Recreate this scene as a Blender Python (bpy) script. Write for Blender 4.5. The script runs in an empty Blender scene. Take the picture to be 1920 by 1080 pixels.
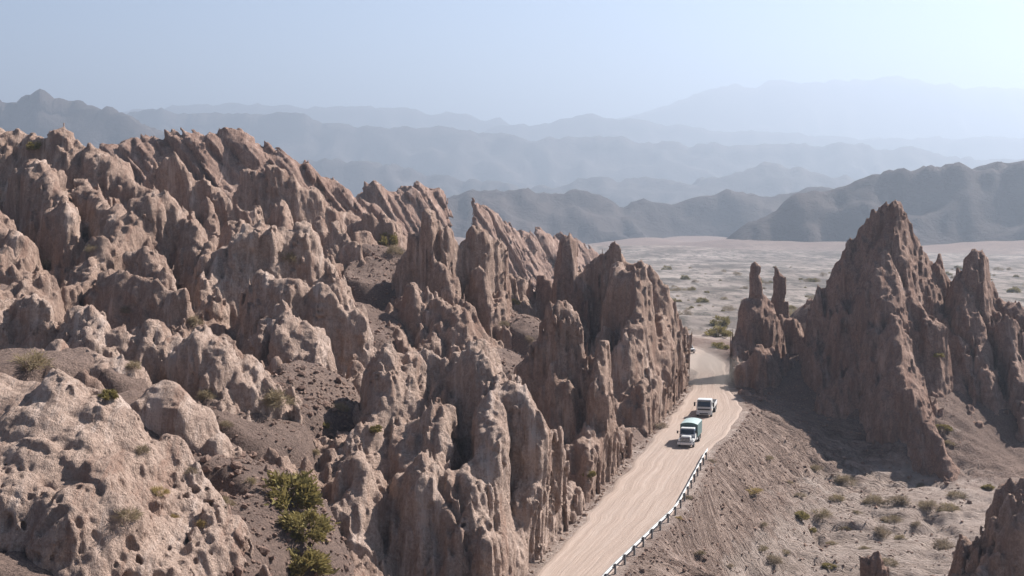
import bpy, math, random
import numpy as np
from mathutils import Vector
from concurrent.futures import ThreadPoolExecutor

R = math.radians
scene = bpy.context.scene
COL = scene.collection

# ------------------------------------------------------------------ camera, sky, sun, exposure
CAM_Z = 32.0
FPX = 960.0 / math.tan(R(20.0))            # focal length in photograph pixels (40 degree lens)
PITCH = math.atan((540.0 - 330.0) / FPX)
cam_d = bpy.data.cameras.new("camera")
cam = bpy.data.objects.new("camera", cam_d)
COL.objects.link(cam)
cam.location = (0, 0, CAM_Z)
cam.rotation_euler = (R(90) - PITCH, 0, 0)
cam_d.sensor_width = 36.0
cam_d.lens = 18.0 / math.tan(R(20.0))
cam_d.clip_end = 40000.0
scene.camera = cam

SUN_AZ, SUN_EL = R(54.0), R(42.0)          # azimuth measured from the view axis towards the right
world = bpy.data.worlds.new("World")
scene.world = world
world.use_nodes = True
wn = world.node_tree
wn.nodes.clear()
sky = wn.nodes.new("ShaderNodeTexSky")
sky.sky_type = 'NISHITA'
sky.sun_disc = False
sky.sun_elevation = SUN_EL
sky.sun_rotation = SUN_AZ
sky.altitude = 2000.0
sky.air_density = 0.75
sky.dust_density = 0.3
sky.ozone_density = 1.5
bg = wn.nodes.new("ShaderNodeBackground")
bg.inputs['Strength'].default_value = 0.05
wo = wn.nodes.new("ShaderNodeOutputWorld")
wn.links.new(sky.outputs[0], bg.inputs['Color'])
wn.links.new(bg.outputs[0], wo.inputs['Surface'])

sun_d = bpy.data.lights.new("sun", 'SUN')
sun_d.energy = 5.0
sun_d.angle = R(0.53)
sun_d.color = (1.0, 0.965, 0.92)
sun = bpy.data.objects.new("sun", sun_d)
COL.objects.link(sun)
sdir = Vector((math.sin(SUN_AZ) * math.cos(SUN_EL), math.cos(SUN_AZ) * math.cos(SUN_EL), math.sin(SUN_EL)))
sun.rotation_euler = (-sdir).to_track_quat('-Z', 'Y').to_euler()
sun.location = (200, 200, 300)

scene.view_settings.view_transform = 'Standard'
scene.view_settings.look = 'None'
scene.view_settings.exposure = 1.38
scene.view_settings.gamma = 1.0
scene.view_settings.use_curve_mapping = False
scene.cycles.max_bounces = 6
scene.cycles.diffuse_bounces = 2
scene.cycles.volume_bounces = 0
scene.cycles.use_denoising = True
HAZE_DENSITY = 0.0002

# ------------------------------------------------------------------ surveying: sight lines to points of the place
def at(px, py, Y):
    """point on the sight line (photo pixel) at ground distance Y"""
    a = (px - 960.0) / FPX
    b = (540.0 - py) / FPX
    dy = math.cos(PITCH) + b * math.sin(PITCH)
    dz = -math.sin(PITCH) + b * math.cos(PITCH)
    t = Y / dy
    return (a * t, Y, CAM_Z + dz * t)

def atz(px, py, z):
    b = (540.0 - py) / FPX
    dy = math.cos(PITCH) + b * math.sin(PITCH)
    dz = -math.sin(PITCH) + b * math.cos(PITCH)
    return at(px, py, (z - CAM_Z) / dz * dy)

# ------------------------------------------------------------------ noise
_rng = np.random.default_rng(7)
PERM = np.concatenate([_rng.permutation(256)] * 3).astype(np.int32)
_g = _rng.normal(size=(256, 3))
GRAD = (_g / np.linalg.norm(_g, axis=1)[:, None] * 1.5).astype(np.float32)
RND = _rng.random((256, 3)).astype(np.float32)

def pn(x, y, z, seed=0):
    x = np.asarray(x, np.float32); y = np.asarray(y, np.float32); z = np.asarray(z, np.float32)
    x, y, z = np.broadcast_arrays(x, y, z)
    fx = np.floor(x); fy = np.floor(y); fz = np.floor(z)
    xi = (fx.astype(np.int32) + seed * 37) & 255
    yi = (fy.astype(np.int32) + seed * 17) & 255
    zi = (fz.astype(np.int32) + seed * 59) & 255
    x = x - fx; y = y - fy; z = z - fz
    u = x * x * x * (x * (x * 6 - 15) + 10)
    v = y * y * y * (y * (y * 6 - 15) + 10)
    w = z * z * z * (z * (z * 6 - 15) + 10)
    def corner(dx, dy, dz):
        h = PERM[PERM[PERM[xi + dx] + yi + dy] + zi + dz]
        g = GRAD[h]
        return g[..., 0] * (x - dx) + g[..., 1] * (y - dy) + g[..., 2] * (z - dz)
    a = corner(0, 0, 0); b = corner(1, 0, 0); a = a + u * (b - a)
    c = corner(0, 1, 0); d = corner(1, 1, 0); c = c + u * (d - c)
    a = a + v * (c - a)
    e = corner(0, 0, 1); f = corner(1, 0, 1); e = e + u * (f - e)
    g2 = corner(0, 1, 1); h2 = corner(1, 1, 1); g2 = g2 + u * (h2 - g2)
    e = e + v * (g2 - e)
    return a + w * (e - a)

def cells(x, y, z, seed=0):
    """distance to the nearest of one random point per cell (8 nearest cells), and that point's random value"""
    x = np.asarray(x, np.float32); y = np.asarray(y, np.float32); z = np.asarray(z, np.float32)
    bx = np.floor(x - 0.5); by = np.floor(y - 0.5); bz = np.floor(z - 0.5)
    best = np.full(x.shape, 9.0, np.float32); val = np.zeros(x.shape, np.float32)
    for i in (0, 1):
        for j in (0, 1):
            for k in (0, 1):
                cx = bx + i; cy = by + j; cz = bz + k
                h = PERM[PERM[PERM[(cx.astype(np.int32) + seed * 37) & 255] + ((cy.astype(np.int32) + seed * 17) & 255)] + ((cz.astype(np.int32) + seed * 5) & 255)]
                r = RND[h]
                d = (cx + 0.2 + 0.6 * r[..., 0] - x) ** 2 + (cy + 0.2 + 0.6 * r[..., 1] - y) ** 2 + (cz + 0.2 + 0.6 * r[..., 2] - z) ** 2
                m = d < best
                best = np.where(m, d, best); val = np.where(m, r[..., 0], val)
    return np.sqrt(best), val

def cells2(x, y, seed=0):
    """plan-view cells: distance to nearest and second nearest point and the nearest point's random value"""
    x = np.asarray(x, np.float32); y = np.asarray(y, np.float32)
    bx = np.floor(x); by = np.floor(y)
    b1 = np.full(x.shape, 9.0, np.float32); b2 = b1.copy(); val = np.zeros(x.shape, np.float32)
    for i in (-1, 0, 1):
        for j in (-1, 0, 1):
            cx = bx + i; cy = by + j
            h = PERM[PERM[(cx.astype(np.int32) + seed * 37) & 255] + ((cy.astype(np.int32) + seed * 17) & 255)]
            r = RND[h]
            d = (cx + r[..., 0] - x) ** 2 + (cy + r[..., 1] - y) ** 2
            m = d < b1
            b2 = np.where(m, b1, np.minimum(b2, d)); val = np.where(m, r[..., 2], val); b1 = np.where(m, d, b1)
    return np.sqrt(b1), np.sqrt(b2), val

def sstep(a, b, x):
    t = np.clip((x - a) / (b - a), 0, 1)
    return t * t * (3 - 2 * t)

# ------------------------------------------------------------------ road line (level, z = 0)
_rl = [(1000, 1080), (1108, 960), (1200, 850), (1243, 800), (1283, 750), (1300, 718), (1303, 700)]
_rr = [(1138, 1080), (1264, 960), (1322, 852), (1368, 805), (1393, 768), (1372, 735), (1360, 705)]
ROAD_L = [atz(x, y, 0)[:2] for x, y in _rl]
ROAD_R = [atz(x, y, 0)[:2] for x, y in _rr]
ROAD_L = [(-30.0, 20.0), (-12.0, 75.0)] + ROAD_L + [(29.5, 238.0), (26.5, 256.0), (19.0, 280.0), (3.0, 320.0), (-20.0, 370.0)]
ROAD_R = [(-22.0, 17.0), (-4.0, 73.0)] + ROAD_R + [(36.6, 240.0), (35.0, 259.0), (28.0, 284.0), (12.0, 325.0), (-12.0, 374.0)]

def resample(pts, n):
    p = np.array(pts, float)
    s = np.concatenate([[0], np.cumsum(np.linalg.norm(np.diff(p, axis=0), axis=1))])
    t = np.linspace(0, s[-1], n)
    q = np.stack([np.interp(t, s, p[:, i]) for i in range(p.shape[1])], 1)
    for _ in range(3):
        q[1:-1] = 0.25 * q[:-2] + 0.5 * q[1:-1] + 0.25 * q[2:]
    return q
NROAD = 400
_yl = np.array([p[1] for p in ROAD_L]); _xl = np.array([p[0] for p in ROAD_L])
_yr = np.array([p[1] for p in ROAD_R]); _xr = np.array([p[0] for p in ROAD_R])

def road_edges(y):
    return np.interp(y, _yl, _xl), np.interp(y, _yr, _xr)

def road_out(x, y):
    """signed distance (approx.) outside of the road strip: negative on the road"""
    l, r = road_edges(y)
    c = np.where(y < 205, 0.93, np.where(y < 245, 0.98, 0.85))
    return np.maximum(l - x, x - r) * c

# ------------------------------------------------------------------ ground height
_cp = []
def g(px, py, Y): _cp.append(at(px, py, Y))
def gz(px, py, z): _cp.append(atz(px, py, z))
# slopes left of the road
for a in [(430, 1070, 83), (450, 1000, 90), (560, 960, 95), (620, 1040, 93), (520, 880, 101), (400, 860, 103), (480, 770, 115), (600, 710, 129), (350, 705, 120),
          (640, 745, 126), (660, 660, 155), (690, 600, 176), (700, 510, 196), (725, 464, 207), (760, 485, 215), (0, 660, 112), (120, 660, 112), (230, 690, 112),
          (300, 900, 92), (60, 1100, 74), (250, 1090, 80),
          (30, 550, 150), (200, 600, 140), (350, 620, 136), (450, 630, 138), (100, 530, 165), (250, 520, 178), (400, 520, 180), (540, 520, 185), (620, 530, 185),
          (960, 668, 168), (1000, 600, 188), (930, 590, 195), (990, 522, 224), (1040, 580, 205), (800, 645, 176), (870, 645, 178), (800, 760, 150), (900, 760, 145), (980, 740, 152), (740, 660, 165),
          (0, 390, 200), (150, 390, 205), (300, 460, 215), (450, 470, 220), (560, 475, 240), (650, 480, 245), (760, 490, 255), (860, 500, 235),
          (200, 350, 290), (350, 350, 300), (500, 380, 312), (640, 425, 322), (-300, 330, 260), (-300, 420, 190), (-300, 600, 130), (-300, 900, 85)]:
    g(*a)
for p in [(700, 1060, 3.5), (800, 1100, 2.5), (900, 1090, 1.2), (1060, 930, 1.0), (1180, 840, 0.8)]:
    gz(*p)
# right of the road: bank, wash floor, skirts of the pyramid
for p in [(1420, 900, -5.0), (1500, 1000, -9.0), (1650, 960, -9.2), (1750, 950, -8.8), (1600, 895, -8.0), (1500, 860, -5.5), (1450, 800, -2.2), (1400, 1060, -9.0),
          (1250, 1060, -4.5), (1330, 960, -3.2), (1600, 1060, -10.6), (1800, 1000, -10.0), (1880, 950, -9.0), (1440, 760, -0.6), (1480, 780, -1.8), (1540, 800, -3.0),
          (1380, 850, -1.6), (1400, 810, -0.8), (1340, 1080, -8.0), (1920, 1040, -10.0)]:
    gz(*p)
for a in [(1520, 650, 226), (1560, 575, 232), (1530, 560, 236), (1480, 690, 216), (1560, 760, 205), (1650, 810, 195), (1750, 860, 188), (1800, 720, 205), (1900, 810, 196),
          (1700, 600, 215), (1620, 620, 214), (1560, 645, 216), (1600, 660, 210), (1650, 725, 201), (1700, 775, 194), (1680, 760, 197), (1740, 800, 191), (1790, 850, 187), (1830, 800, 194), (1870, 840, 193), (1560, 700, 212), (1860, 640, 214), (1960, 700, 208), (1420, 690, 218), (1380, 700, 217)]:
    g(*a)
_cp += [(-20, 40, 14), (20, 40, -2), (60, 40, -10), (60, 90, -12), (100, 130, -11), (-70, 40, 18), (110, 200, -2), (130, 260, 0), (-110, 300, 38), (-120, 180, 32), (-110, 90, 24),
        (60, 285, -2.5), (100, 300, -3), (20, 262, 0.5), (10, 290, -1.5), (45, 262, -1), (-10, 300, 3), (-25, 340, 10), (-60, 350, 22), (-110, 370, 28), (85, 255, -1), (0, 340, -2.5), (60, 350, -4), (130, 350, -4),
        (-4, 250, 9), (12, 240, 7), (2, 225, 14)]
_l, _ = road_edges(np.arange(60, 300, 6.0))
for yy in np.arange(60, 300, 8.0):
    l, r = road_edges(yy)
    _cp += [(float(l), float(yy), 0.0), (float(r), float(yy), 0.0)]
CP = np.array(_cp, float)
_MQ = 5.0
def _phi(d2): return np.sqrt(d2 + _MQ * _MQ)
_A = _phi((CP[:, None, 0] - CP[None, :, 0]) ** 2 + (CP[:, None, 1] - CP[None, :, 1]) ** 2) - 0.0
_n = len(CP)
_M = np.zeros((_n + 1, _n + 1)); _M[:_n, :_n] = _A - np.eye(_n) * 0.6; _M[_n, :_n] = 1; _M[:_n, _n] = 1
_W = np.linalg.solve(_M, np.concatenate([CP[:, 2], [0]]))

def valley(x, y):
    return -3.0 - np.clip(y - 280, 0, 2600) * 0.041 + 16 * sstep(1150, 1750, y) * (0.6 + pn(np.asarray(x) * 0.006, np.asarray(y) * 0.003, 0.5, 56))

def ground_smooth(x, y):
    x = np.asarray(x, float); y = np.asarray(y, float)
    sh = x.shape; xf = x.ravel(); yf = y.ravel(); out = np.empty(xf.shape)
    for i in range(0, len(xf), 40000):
        a = xf[i:i + 40000]; b = yf[i:i + 40000]
        out[i:i + 40000] = _phi((a[:, None] - CP[None, :, 0]) ** 2 + (b[:, None] - CP[None, :, 1]) ** 2) @ _W[:_n] + _W[_n]
    h = out.reshape(sh)
    far = np.maximum(sstep(300, 420, y), np.maximum(sstep(110, 200, x), sstep(-120, -260, x)))
    far = np.maximum(far, sstep(40, 0, y))
    vz = valley(x, y) + np.where(x < -40, sstep(-40, -160, x) * 26 * sstep(900, 300, y), 0)
    return h * (1 - far) + vz * far

SCREE = [at(*p) + (r,) for p, r in [((430, 1070, 83), 4), ((450, 1000, 90), 5), ((520, 880, 101), 6), ((400, 860, 103), 5), ((480, 770, 115), 6), ((600, 710, 129), 5.5), ((640, 745, 126), 4), ((560, 960, 95), 5),
         ((540, 740, 122), 5), ((690, 600, 176), 7), ((700, 510, 196), 6), ((725, 464, 207), 6), ((960, 665, 168), 6), ((1000, 600, 188), 6), ((930, 590, 195), 5), ((30, 548, 150), 5), ((120, 660, 112), 4), ((0, 680, 108), 4), ((230, 690, 112), 3), ((90, 860, 84), 11), ((0, 800, 88), 9), ((200, 900, 85), 8), ((300, 790, 105), 6), ((300, 1000, 85), 5)]]
def scree_mask(x, y):
    sc = np.zeros(np.shape(x), np.float32)
    for a in SCREE: sc = np.maximum(sc, sstep(a[3] * 1.05, a[3] * 0.6, np.hypot(x - a[0], (y - a[1]) * 0.75)))
    return sc
def massif(x, y):
    return sstep(2.0, 9.0, road_edges(y)[0] - x) * sstep(335, 305, y) * sstep(66, 72, y) * sstep(-150, -110, x)

def ground_h(x, y, detail=True):
    x = np.asarray(x, float); y = np.asarray(y, float)
    h = ground_smooth(x, y) - 4.0 * (1 - scree_mask(x, y)) * massif(x, y)
    o = road_out(x, y)
    near = sstep(420, 250, y) * sstep(-150, -60, x) * sstep(200, 110, x)
    h = h + near * (pn(x * 0.11, y * 0.11, 3.1, 1) * 0.9 + pn(x * 0.3, y * 0.3, 1.7, 2) * 0.35)
    if detail:
        # rills that run down the bank right of the road
        bank = sstep(0.5, 5, x - road_edges(y)[1]) * sstep(60, 100, y) * sstep(225, 200, y) * sstep(75, 50, x)
        u = x * 0.42 + y * 0.91 + pn(x * 0.15, y * 0.15, 9.0, 3) * 2.0
        v = x * 0.91 - y * 0.42
        ril = 1 - np.abs(pn(u * 0.42, v * 0.05, 0.3, 4)) * 2
        ril2 = 1 - np.abs(pn(u * 1.1, v * 0.10, 5.3, 5)) * 2
        steep = sstep(-9.3, -7.0, h)
        h = h - bank * (0.15 + 0.85 * steep) * (np.clip(ril, 0, 1) ** 3 * 1.0 + np.clip(ril2, 0, 1) ** 2 * 0.4) * (0.6 + 0.8 * pn(x * 0.08, y * 0.08, 6.6, 14))
        tq = h * 1.3 + pn(x * 0.07, y * 0.07, 8.8, 16) * 1.2; fr = tq - np.floor(tq)
        h = h + bank * sstep(-2.0, -4.5, h) * 0.75 * ((np.floor(tq) + sstep(0.7, 1.0, fr)) - tq) / 1.3
        # channels in the wash floor
        fl = bank * (1 - steep)
        ch = 1 - np.abs(pn(x * 0.05 + 3, y * 0.13, 2.2, 6)) * 2.2
        h = h - fl * np.clip(ch, 0, 1) ** 6 * 1.3
        h = h + near * (pn(x * 0.9, y * 0.9, 4.0, 7) * 0.22 + np.abs(pn(x * 0.45, y * 0.45, 4.0, 15)) * 0.4 + np.abs(pn(x * 1.9, y * 1.9, 4.0, 8)) * 0.16)
        # braided river bed
        val = sstep(250, 320, y) * sstep(-60, 20, x + 0.1 * y)
        h = h + val * (pn(x * 0.02, y * 0.05, 7.7, 9) * 1.0 + pn(x * 0.07, y * 0.16, 7.7, 10) * 0.35)
    rd = sstep(2.4, 0.7, o) * ((y > 30) & (y < 360))
    lvl = -0.06 - 0.02 * np.clip(y - 262, 0, 100)
    h = h * (1 - rd) + lvl * rd
    return h

def ray_ground(px, py):
    a = np.array(at(px, py, 60.0)); b = np.array(at(px, py, 900.0))
    t = np.linspace(0, 1, 1500) ** 1.6
    P = a[None] + (b - a)[None] * t[:, None]
    hh = ground_h(P[:, 0], P[:, 1])
    i = int(np.argmax(P[:, 2] < hh))
    return (float(P[i, 0]), float(P[i, 1]), float(hh[i]))

# ------------------------------------------------------------------ materials
MATS = {}
class NT:
    def __init__(self, name):
        self.m = bpy.data.materials.new(name); self.m.use_nodes = True
        self.t = self.m.node_tree; self.t.nodes.clear()
        self.out = self.n("ShaderNodeOutputMaterial")
    def n(self, kind, **kw):
        nd = self.t.nodes.new(kind)
        for k, v in kw.items(): setattr(nd, k, v)
        return nd
    def l(self, a, b): self.t.links.new(a, b)
    def noise(self, vec, scale, detail=4, rough=0.6, lac=2.0):
        nd = self.n("ShaderNodeTexNoise")
        nd.inputs['Scale'].default_value = scale; nd.inputs['Detail'].default_value = detail
        nd.inputs['Roughness'].default_value = rough; nd.inputs['Lacunarity'].default_value = lac
        self.l(vec, nd.inputs['Vector']); return nd.outputs['Fac']
    def mapping(self, vec, scale=(1, 1, 1), rot=(0, 0, 0)):
        nd = self.n("ShaderNodeMapping"); nd.inputs['Scale'].default_value = scale; nd.inputs['Rotation'].default_value = rot
        self.l(vec, nd.inputs['Vector']); return nd.outputs[0]
    def ramp(self, fac, stops):
        nd = self.n("ShaderNodeValToRGB"); e = nd.color_ramp.elements
        while len(e) < len(stops): e.new(0.5)
        for el, (p, c) in zip(e, stops):
            el.position = p; el.color = (c[0], c[1], c[2], 1) if not isinstance(c, (int, float)) else (c, c, c, 1)
        self.l(fac, nd.inputs[0]); return nd.outputs[0]
    def mix(self, fac, a, b, mode='MIX'):
        nd = self.n("ShaderNodeMix", data_type='RGBA', blend_type=mode)
        for sock, v in ((nd.inputs['Factor'], fac), (nd.inputs['A'], a), (nd.inputs['B'], b)):
            if hasattr(v, 'links') or hasattr(v, 'is_linked'): self.l(v, sock)
            elif isinstance(v, (int, float)): sock.default_value = v
            else: sock.default_value = (v[0], v[1], v[2], 1)
        return [o for o in nd.outputs if o.type == 'RGBA'][0]
    def math(self, op, a, b=0.0):
        nd = self.n("ShaderNodeMath", operation=op)
        for s, v in ((nd.inputs[0], a), (nd.inputs[1], b)):
            if isinstance(v, (int, float)): s.default_value = v
            else: self.l(v, s)
        return nd.outputs[0]
    def finish(self, col, rough=0.9, height=None, dist=0.1, strength=1.0, metallic=0.0, spec=0.2):
        b = self.n("ShaderNodeBsdfPrincipled")
        if hasattr(col, 'is_linked'): self.l(col, b.inputs['Base Color'])
        else: b.inputs['Base Color'].default_value = (col[0], col[1], col[2], 1)
        if hasattr(rough, 'is_linked'): self.l(rough, b.inputs['Roughness'])
        else: b.inputs['Roughness'].default_value = rough
        b.inputs['Metallic'].default_value = metallic
        b.inputs['Specular IOR Level'].default_value = spec
        if height is not None:
            bp = self.n("ShaderNodeBump"); bp.inputs['Distance'].default_value = dist; bp.inputs['Strength'].default_value = strength
            self.l(height, bp.inputs['Height']); self.l(bp.outputs[0], b.inputs['Normal'])
        self.l(b.outputs[0], self.out.inputs['Surface'])
        self.b = b
        return self.m

def rock_material(name, tones, axis_rot=(0, 0, 0), streak=0.6, bump=0.95):
    tones = [(c_[0] * 1.06, c_[1] * 1.10, c_[2] * 1.11) for c_ in tones]
    t = NT(name)
    pos = t.n("ShaderNodeNewGeometry").outputs['Position']
    big = t.noise(pos, 0.09, 3)
    mid = t.noise(pos, 0.55, 5, 0.65)
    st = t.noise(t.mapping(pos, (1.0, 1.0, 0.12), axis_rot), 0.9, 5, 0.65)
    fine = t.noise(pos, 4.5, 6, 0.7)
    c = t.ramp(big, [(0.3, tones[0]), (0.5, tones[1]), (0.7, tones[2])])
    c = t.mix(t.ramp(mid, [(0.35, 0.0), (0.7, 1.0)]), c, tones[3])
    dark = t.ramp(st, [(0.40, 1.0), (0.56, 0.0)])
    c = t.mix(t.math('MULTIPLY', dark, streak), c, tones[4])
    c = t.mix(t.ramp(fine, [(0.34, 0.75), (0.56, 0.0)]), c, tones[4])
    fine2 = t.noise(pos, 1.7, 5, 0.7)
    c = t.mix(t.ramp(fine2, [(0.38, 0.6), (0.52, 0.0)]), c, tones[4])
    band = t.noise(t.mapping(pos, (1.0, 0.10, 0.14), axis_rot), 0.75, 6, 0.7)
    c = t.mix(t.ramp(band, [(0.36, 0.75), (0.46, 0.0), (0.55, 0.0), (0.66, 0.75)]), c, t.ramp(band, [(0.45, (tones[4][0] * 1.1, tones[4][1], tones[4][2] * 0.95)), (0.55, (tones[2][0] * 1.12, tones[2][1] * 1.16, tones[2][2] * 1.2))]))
    h1 = t.math('MULTIPLY', t.noise(t.mapping(pos, (1, 0.45, 0.3), axis_rot), 1.6, 6, 0.7), 1.0)
    h2 = t.math('MULTIPLY', t.noise(pos, 6.0, 5, 0.7), 0.35)
    h = t.math('ADD', h1, h2)
    return t.finish(c, 0.95, h, bump, 1.0, spec=0.1)

TAN = [(0.38, 0.252, 0.192), (0.45, 0.304, 0.234), (0.49, 0.342, 0.268), (0.41, 0.270, 0.206), (0.22, 0.142, 0.110)]
RED = [(0.33, 0.203, 0.155), (0.38, 0.242, 0.186), (0.41, 0.272, 0.212), (0.34, 0.212, 0.162), (0.18, 0.112, 0.088)]
PALE = [(0.43, 0.295, 0.230), (0.49, 0.346, 0.275), (0.53, 0.384, 0.310), (0.47, 0.326, 0.256), (0.26, 0.172, 0.134)]
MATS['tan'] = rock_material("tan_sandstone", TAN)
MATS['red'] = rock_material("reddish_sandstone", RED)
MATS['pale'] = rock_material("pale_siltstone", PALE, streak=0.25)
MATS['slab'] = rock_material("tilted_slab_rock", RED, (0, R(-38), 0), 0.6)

def ground_material():
    t = NT("dry_gravel_ground")
    pos = t.n("ShaderNodeNewGeometry").outputs['Position']
    big = t.noise(pos, 0.05, 4)
    mid = t.noise(pos, 0.6, 5, 0.65)
    fine = t.noise(pos, 5.0, 5, 0.75)
    c = t.ramp(big, [(0.35, (0.25, 0.174, 0.140)), (0.65, (0.35, 0.247, 0.198))])
    c = t.mix(t.ramp(mid, [(0.38, 0.0), (0.66, 0.8)]), c, (0.21, 0.147, 0.12))
    c = t.mix(t.ramp(fine, [(0.42, 0.7), (0.58, 0.0)]), c, (0.12, 0.086, 0.073))
    # the road bank: pinkish silt with dark rills running down it
    bank = t.n("ShaderNodeAttribute", attribute_name="bank").outputs['Fac']
    rot = t.mapping(pos, (1, 1, 1), (0, 0, R(25)))
    r1 = t.noise(t.mapping(rot, (0.07, 1.0, 0.3)), 1.1, 5, 0.7)
    r2 = t.noise(t.mapping(rot, (0.10, 1.0, 0.3)), 3.2, 4, 0.7)
    bc = t.ramp(r1, [(0.36, (0.20, 0.135, 0.108)), (0.48, (0.39, 0.285, 0.232)), (0.66, (0.45, 0.338, 0.28))])
    bc = t.mix(t.ramp(r2, [(0.36, 0.75), (0.5, 0.0)]), bc, (0.19, 0.13, 0.105))
    bc = t.mix(t.ramp(fine, [(0.40, 0.5), (0.55, 0.0)]), bc, (0.17, 0.118, 0.097))
    c = t.mix(t.math('MULTIPLY', bank, t.ramp(t.noise(pos, 0.16, 4, 0.6), [(0.34, 0.15), (0.5, 1.0)])), c, bc)
    # pale sand on the wash floor and the river bed
    att = t.n("ShaderNodeAttribute", attribute_name="sand")
    sandn = t.ramp(t.math('ADD', att.outputs['Fac'], t.math('MULTIPLY', t.math('SUBTRACT', t.math('ADD', t.math('MULTIPLY', mid, 0.5), t.math('MULTIPLY', t.noise(pos, 0.12, 5, 0.7), 0.5)), 0.5), 2.4)), [(0.35, 0.0), (0.75, 1.0)])
    sc = t.ramp(t.noise(t.mapping(pos, (0.3, 1, 1)), 0.35, 5, 0.7), [(0.35, (0.36, 0.278, 0.232)), (0.62, (0.48, 0.385, 0.33))])
    c = t.mix(sandn, c, sc)
    # the far river bed: grey silt in braided streaks, darker where scrub grows
    bed = t.n("ShaderNodeAttribute", attribute_name="bed").outputs['Fac']
    b1 = t.noise(t.mapping(pos, (0.7, 0.35, 1), (0, 0, R(-12))), 0.03, 7, 0.7)
    b2 = t.noise(t.mapping(pos, (1.0, 0.25, 1), (0, 0, R(8))), 0.14, 6, 0.75)
    rc = t.ramp(b1, [(0.38, (0.13, 0.107, 0.092)), (0.48, (0.26, 0.215, 0.188)), (0.62, (0.40, 0.34, 0.30))])
    rc = t.mix(t.ramp(b2, [(0.42, 0.85), (0.54, 0.0)]), rc, (0.085, 0.075, 0.062))
    c = t.mix(bed, c, rc)
    c = t.mix(1.0, c, (0.80, 0.79, 0.79), 'MULTIPLY')
    h = t.math('ADD', t.noise(pos, 2.2, 6, 0.75), t.math('MULTIPLY', fine, 0.5))
    h = t.math('SUBTRACT', h, t.math('MULTIPLY', bank, t.math('ADD', t.ramp(r1, [(0.34, 1.6), (0.5, 0.0)]), t.ramp(r2, [(0.36, 0.7), (0.5, 0.0)]))))
    return t.finish(c, 0.95, h, 0.45, 1.0, spec=0.1)
MATS['ground'] = ground_material()

def road_material():
    t = NT("packed_dirt_road")
    uv = t.n("ShaderNodeAttribute", attribute_name="along").outputs['Vector']
    pos = t.n("ShaderNodeNewGeometry").outputs['Position']
    tr = t.noise(t.mapping(uv, (1.0, 0.02, 1.0)), 2.2, 5, 0.7)
    tr2 = t.noise(t.mapping(uv, (1.0, 0.05, 1.0)), 7.0, 4, 0.7)
    m = t.noise(pos, 0.4, 5, 0.65)
    c = t.ramp(tr, [(0.34, (0.38, 0.285, 0.23)), (0.5, (0.45, 0.345, 0.282)), (0.66, (0.50, 0.395, 0.33))])
    c = t.mix(t.ramp(tr2, [(0.35, 0.45), (0.55, 0.0)]), c, (0.35, 0.275, 0.225))
    c = t.mix(t.ramp(m, [(0.4, 0.0), (0.75, 0.6)]), c, (0.40, 0.315, 0.26))
    c = t.mix(1.0, c, (0.72, 0.715, 0.72), 'MULTIPLY')
    h = t.math('ADD', t.math('MULTIPLY', tr, 1.2), t.math('MULTIPLY', t.noise(pos, 5, 4, 0.7), 0.4))
    return t.finish(c, 0.95, h, 0.09, 1.0, spec=0.1)
MATS['road'] = road_material()

def ridge_material():
    t = NT("far_mountain_rock")
    pos = t.n("ShaderNodeNewGeometry").outputs['Position']
    n = t.noise(pos, 0.006, 6, 0.65)
    c = t.ramp(n, [(0.35, (0.045, 0.036, 0.034)), (0.65, (0.085, 0.066, 0.060))])
    return t.finish(c, 0.95, t.noise(pos, 0.06, 6, 0.7), 6.0, 1.0, spec=0.05)
MATS['ridge'] = ridge_material()

def plain(name, col, rough=0.6, metallic=0.0, spec=0.4, var=0.12, scale=6.0):
    t = NT(name)
    pos = t.n("ShaderNodeTexCoord").outputs['Object']
    n = t.noise(pos, scale, 4, 0.6)
    d = tuple(c * (1 - var * 2) for c in col)
    c = t.ramp(n, [(0.3, d), (0.65, col)])
    return t.finish(c, rough, None, metallic=metallic, spec=spec)
for nm, args in dict(
        white_paint=((0.62, 0.61, 0.59), 0.35), grey_paint=((0.34, 0.35, 0.36), 0.45), dark_glass=((0.02, 0.025, 0.03), 0.08, 0.0, 0.6), rubber=((0.03, 0.028, 0.027), 0.85),
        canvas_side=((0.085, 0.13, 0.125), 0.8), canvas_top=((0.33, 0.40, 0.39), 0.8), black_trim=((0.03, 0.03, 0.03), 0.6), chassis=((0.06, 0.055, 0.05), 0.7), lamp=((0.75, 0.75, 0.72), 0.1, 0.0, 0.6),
        silver_paint=((0.55, 0.57, 0.60), 0.3, 0.3), blue_dark=((0.09, 0.12, 0.17), 0.5), steel=((0.42, 0.42, 0.41), 0.6, 0.3), post_steel=((0.16, 0.15, 0.145), 0.7), cargo=((0.22, 0.18, 0.15), 0.9),
        amber=((0.7, 0.25, 0.04), 0.3), hub=((0.35, 0.34, 0.33), 0.5)).items():
    MATS[nm] = plain(nm, *args)

def leaf_material(name, a, b):
    t = NT(name)
    inf = t.n("ShaderNodeObjectInfo").outputs['Random']
    pos = t.n("ShaderNodeNewGeometry").outputs['Position']
    n = t.noise(pos, 1.8, 3)
    c = t.mix(t.ramp(n, [(0.35, 0.0), (0.65, 1.0)]), a, b)
    c = t.mix(t.math('MULTIPLY', inf, 0.5), c, (0.30, 0.235, 0.10))
    t.finish(c, 0.8, None, spec=0.1)
    tr = t.n("ShaderNodeBsdfTranslucent"); t.l(c, tr.inputs[0])
    mx = t.n("ShaderNodeMixShader"); mx.inputs[0].default_value = 0.3
    t.l(t.b.outputs[0], mx.inputs[1]); t.l(tr.outputs[0], mx.inputs[2]); t.l(mx.outputs[0], t.out.inputs['Surface'])
    return t.m
MATS['leaf_green'] = leaf_material("olive_leaves", (0.15, 0.125, 0.04), (0.27, 0.212, 0.08))
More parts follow.
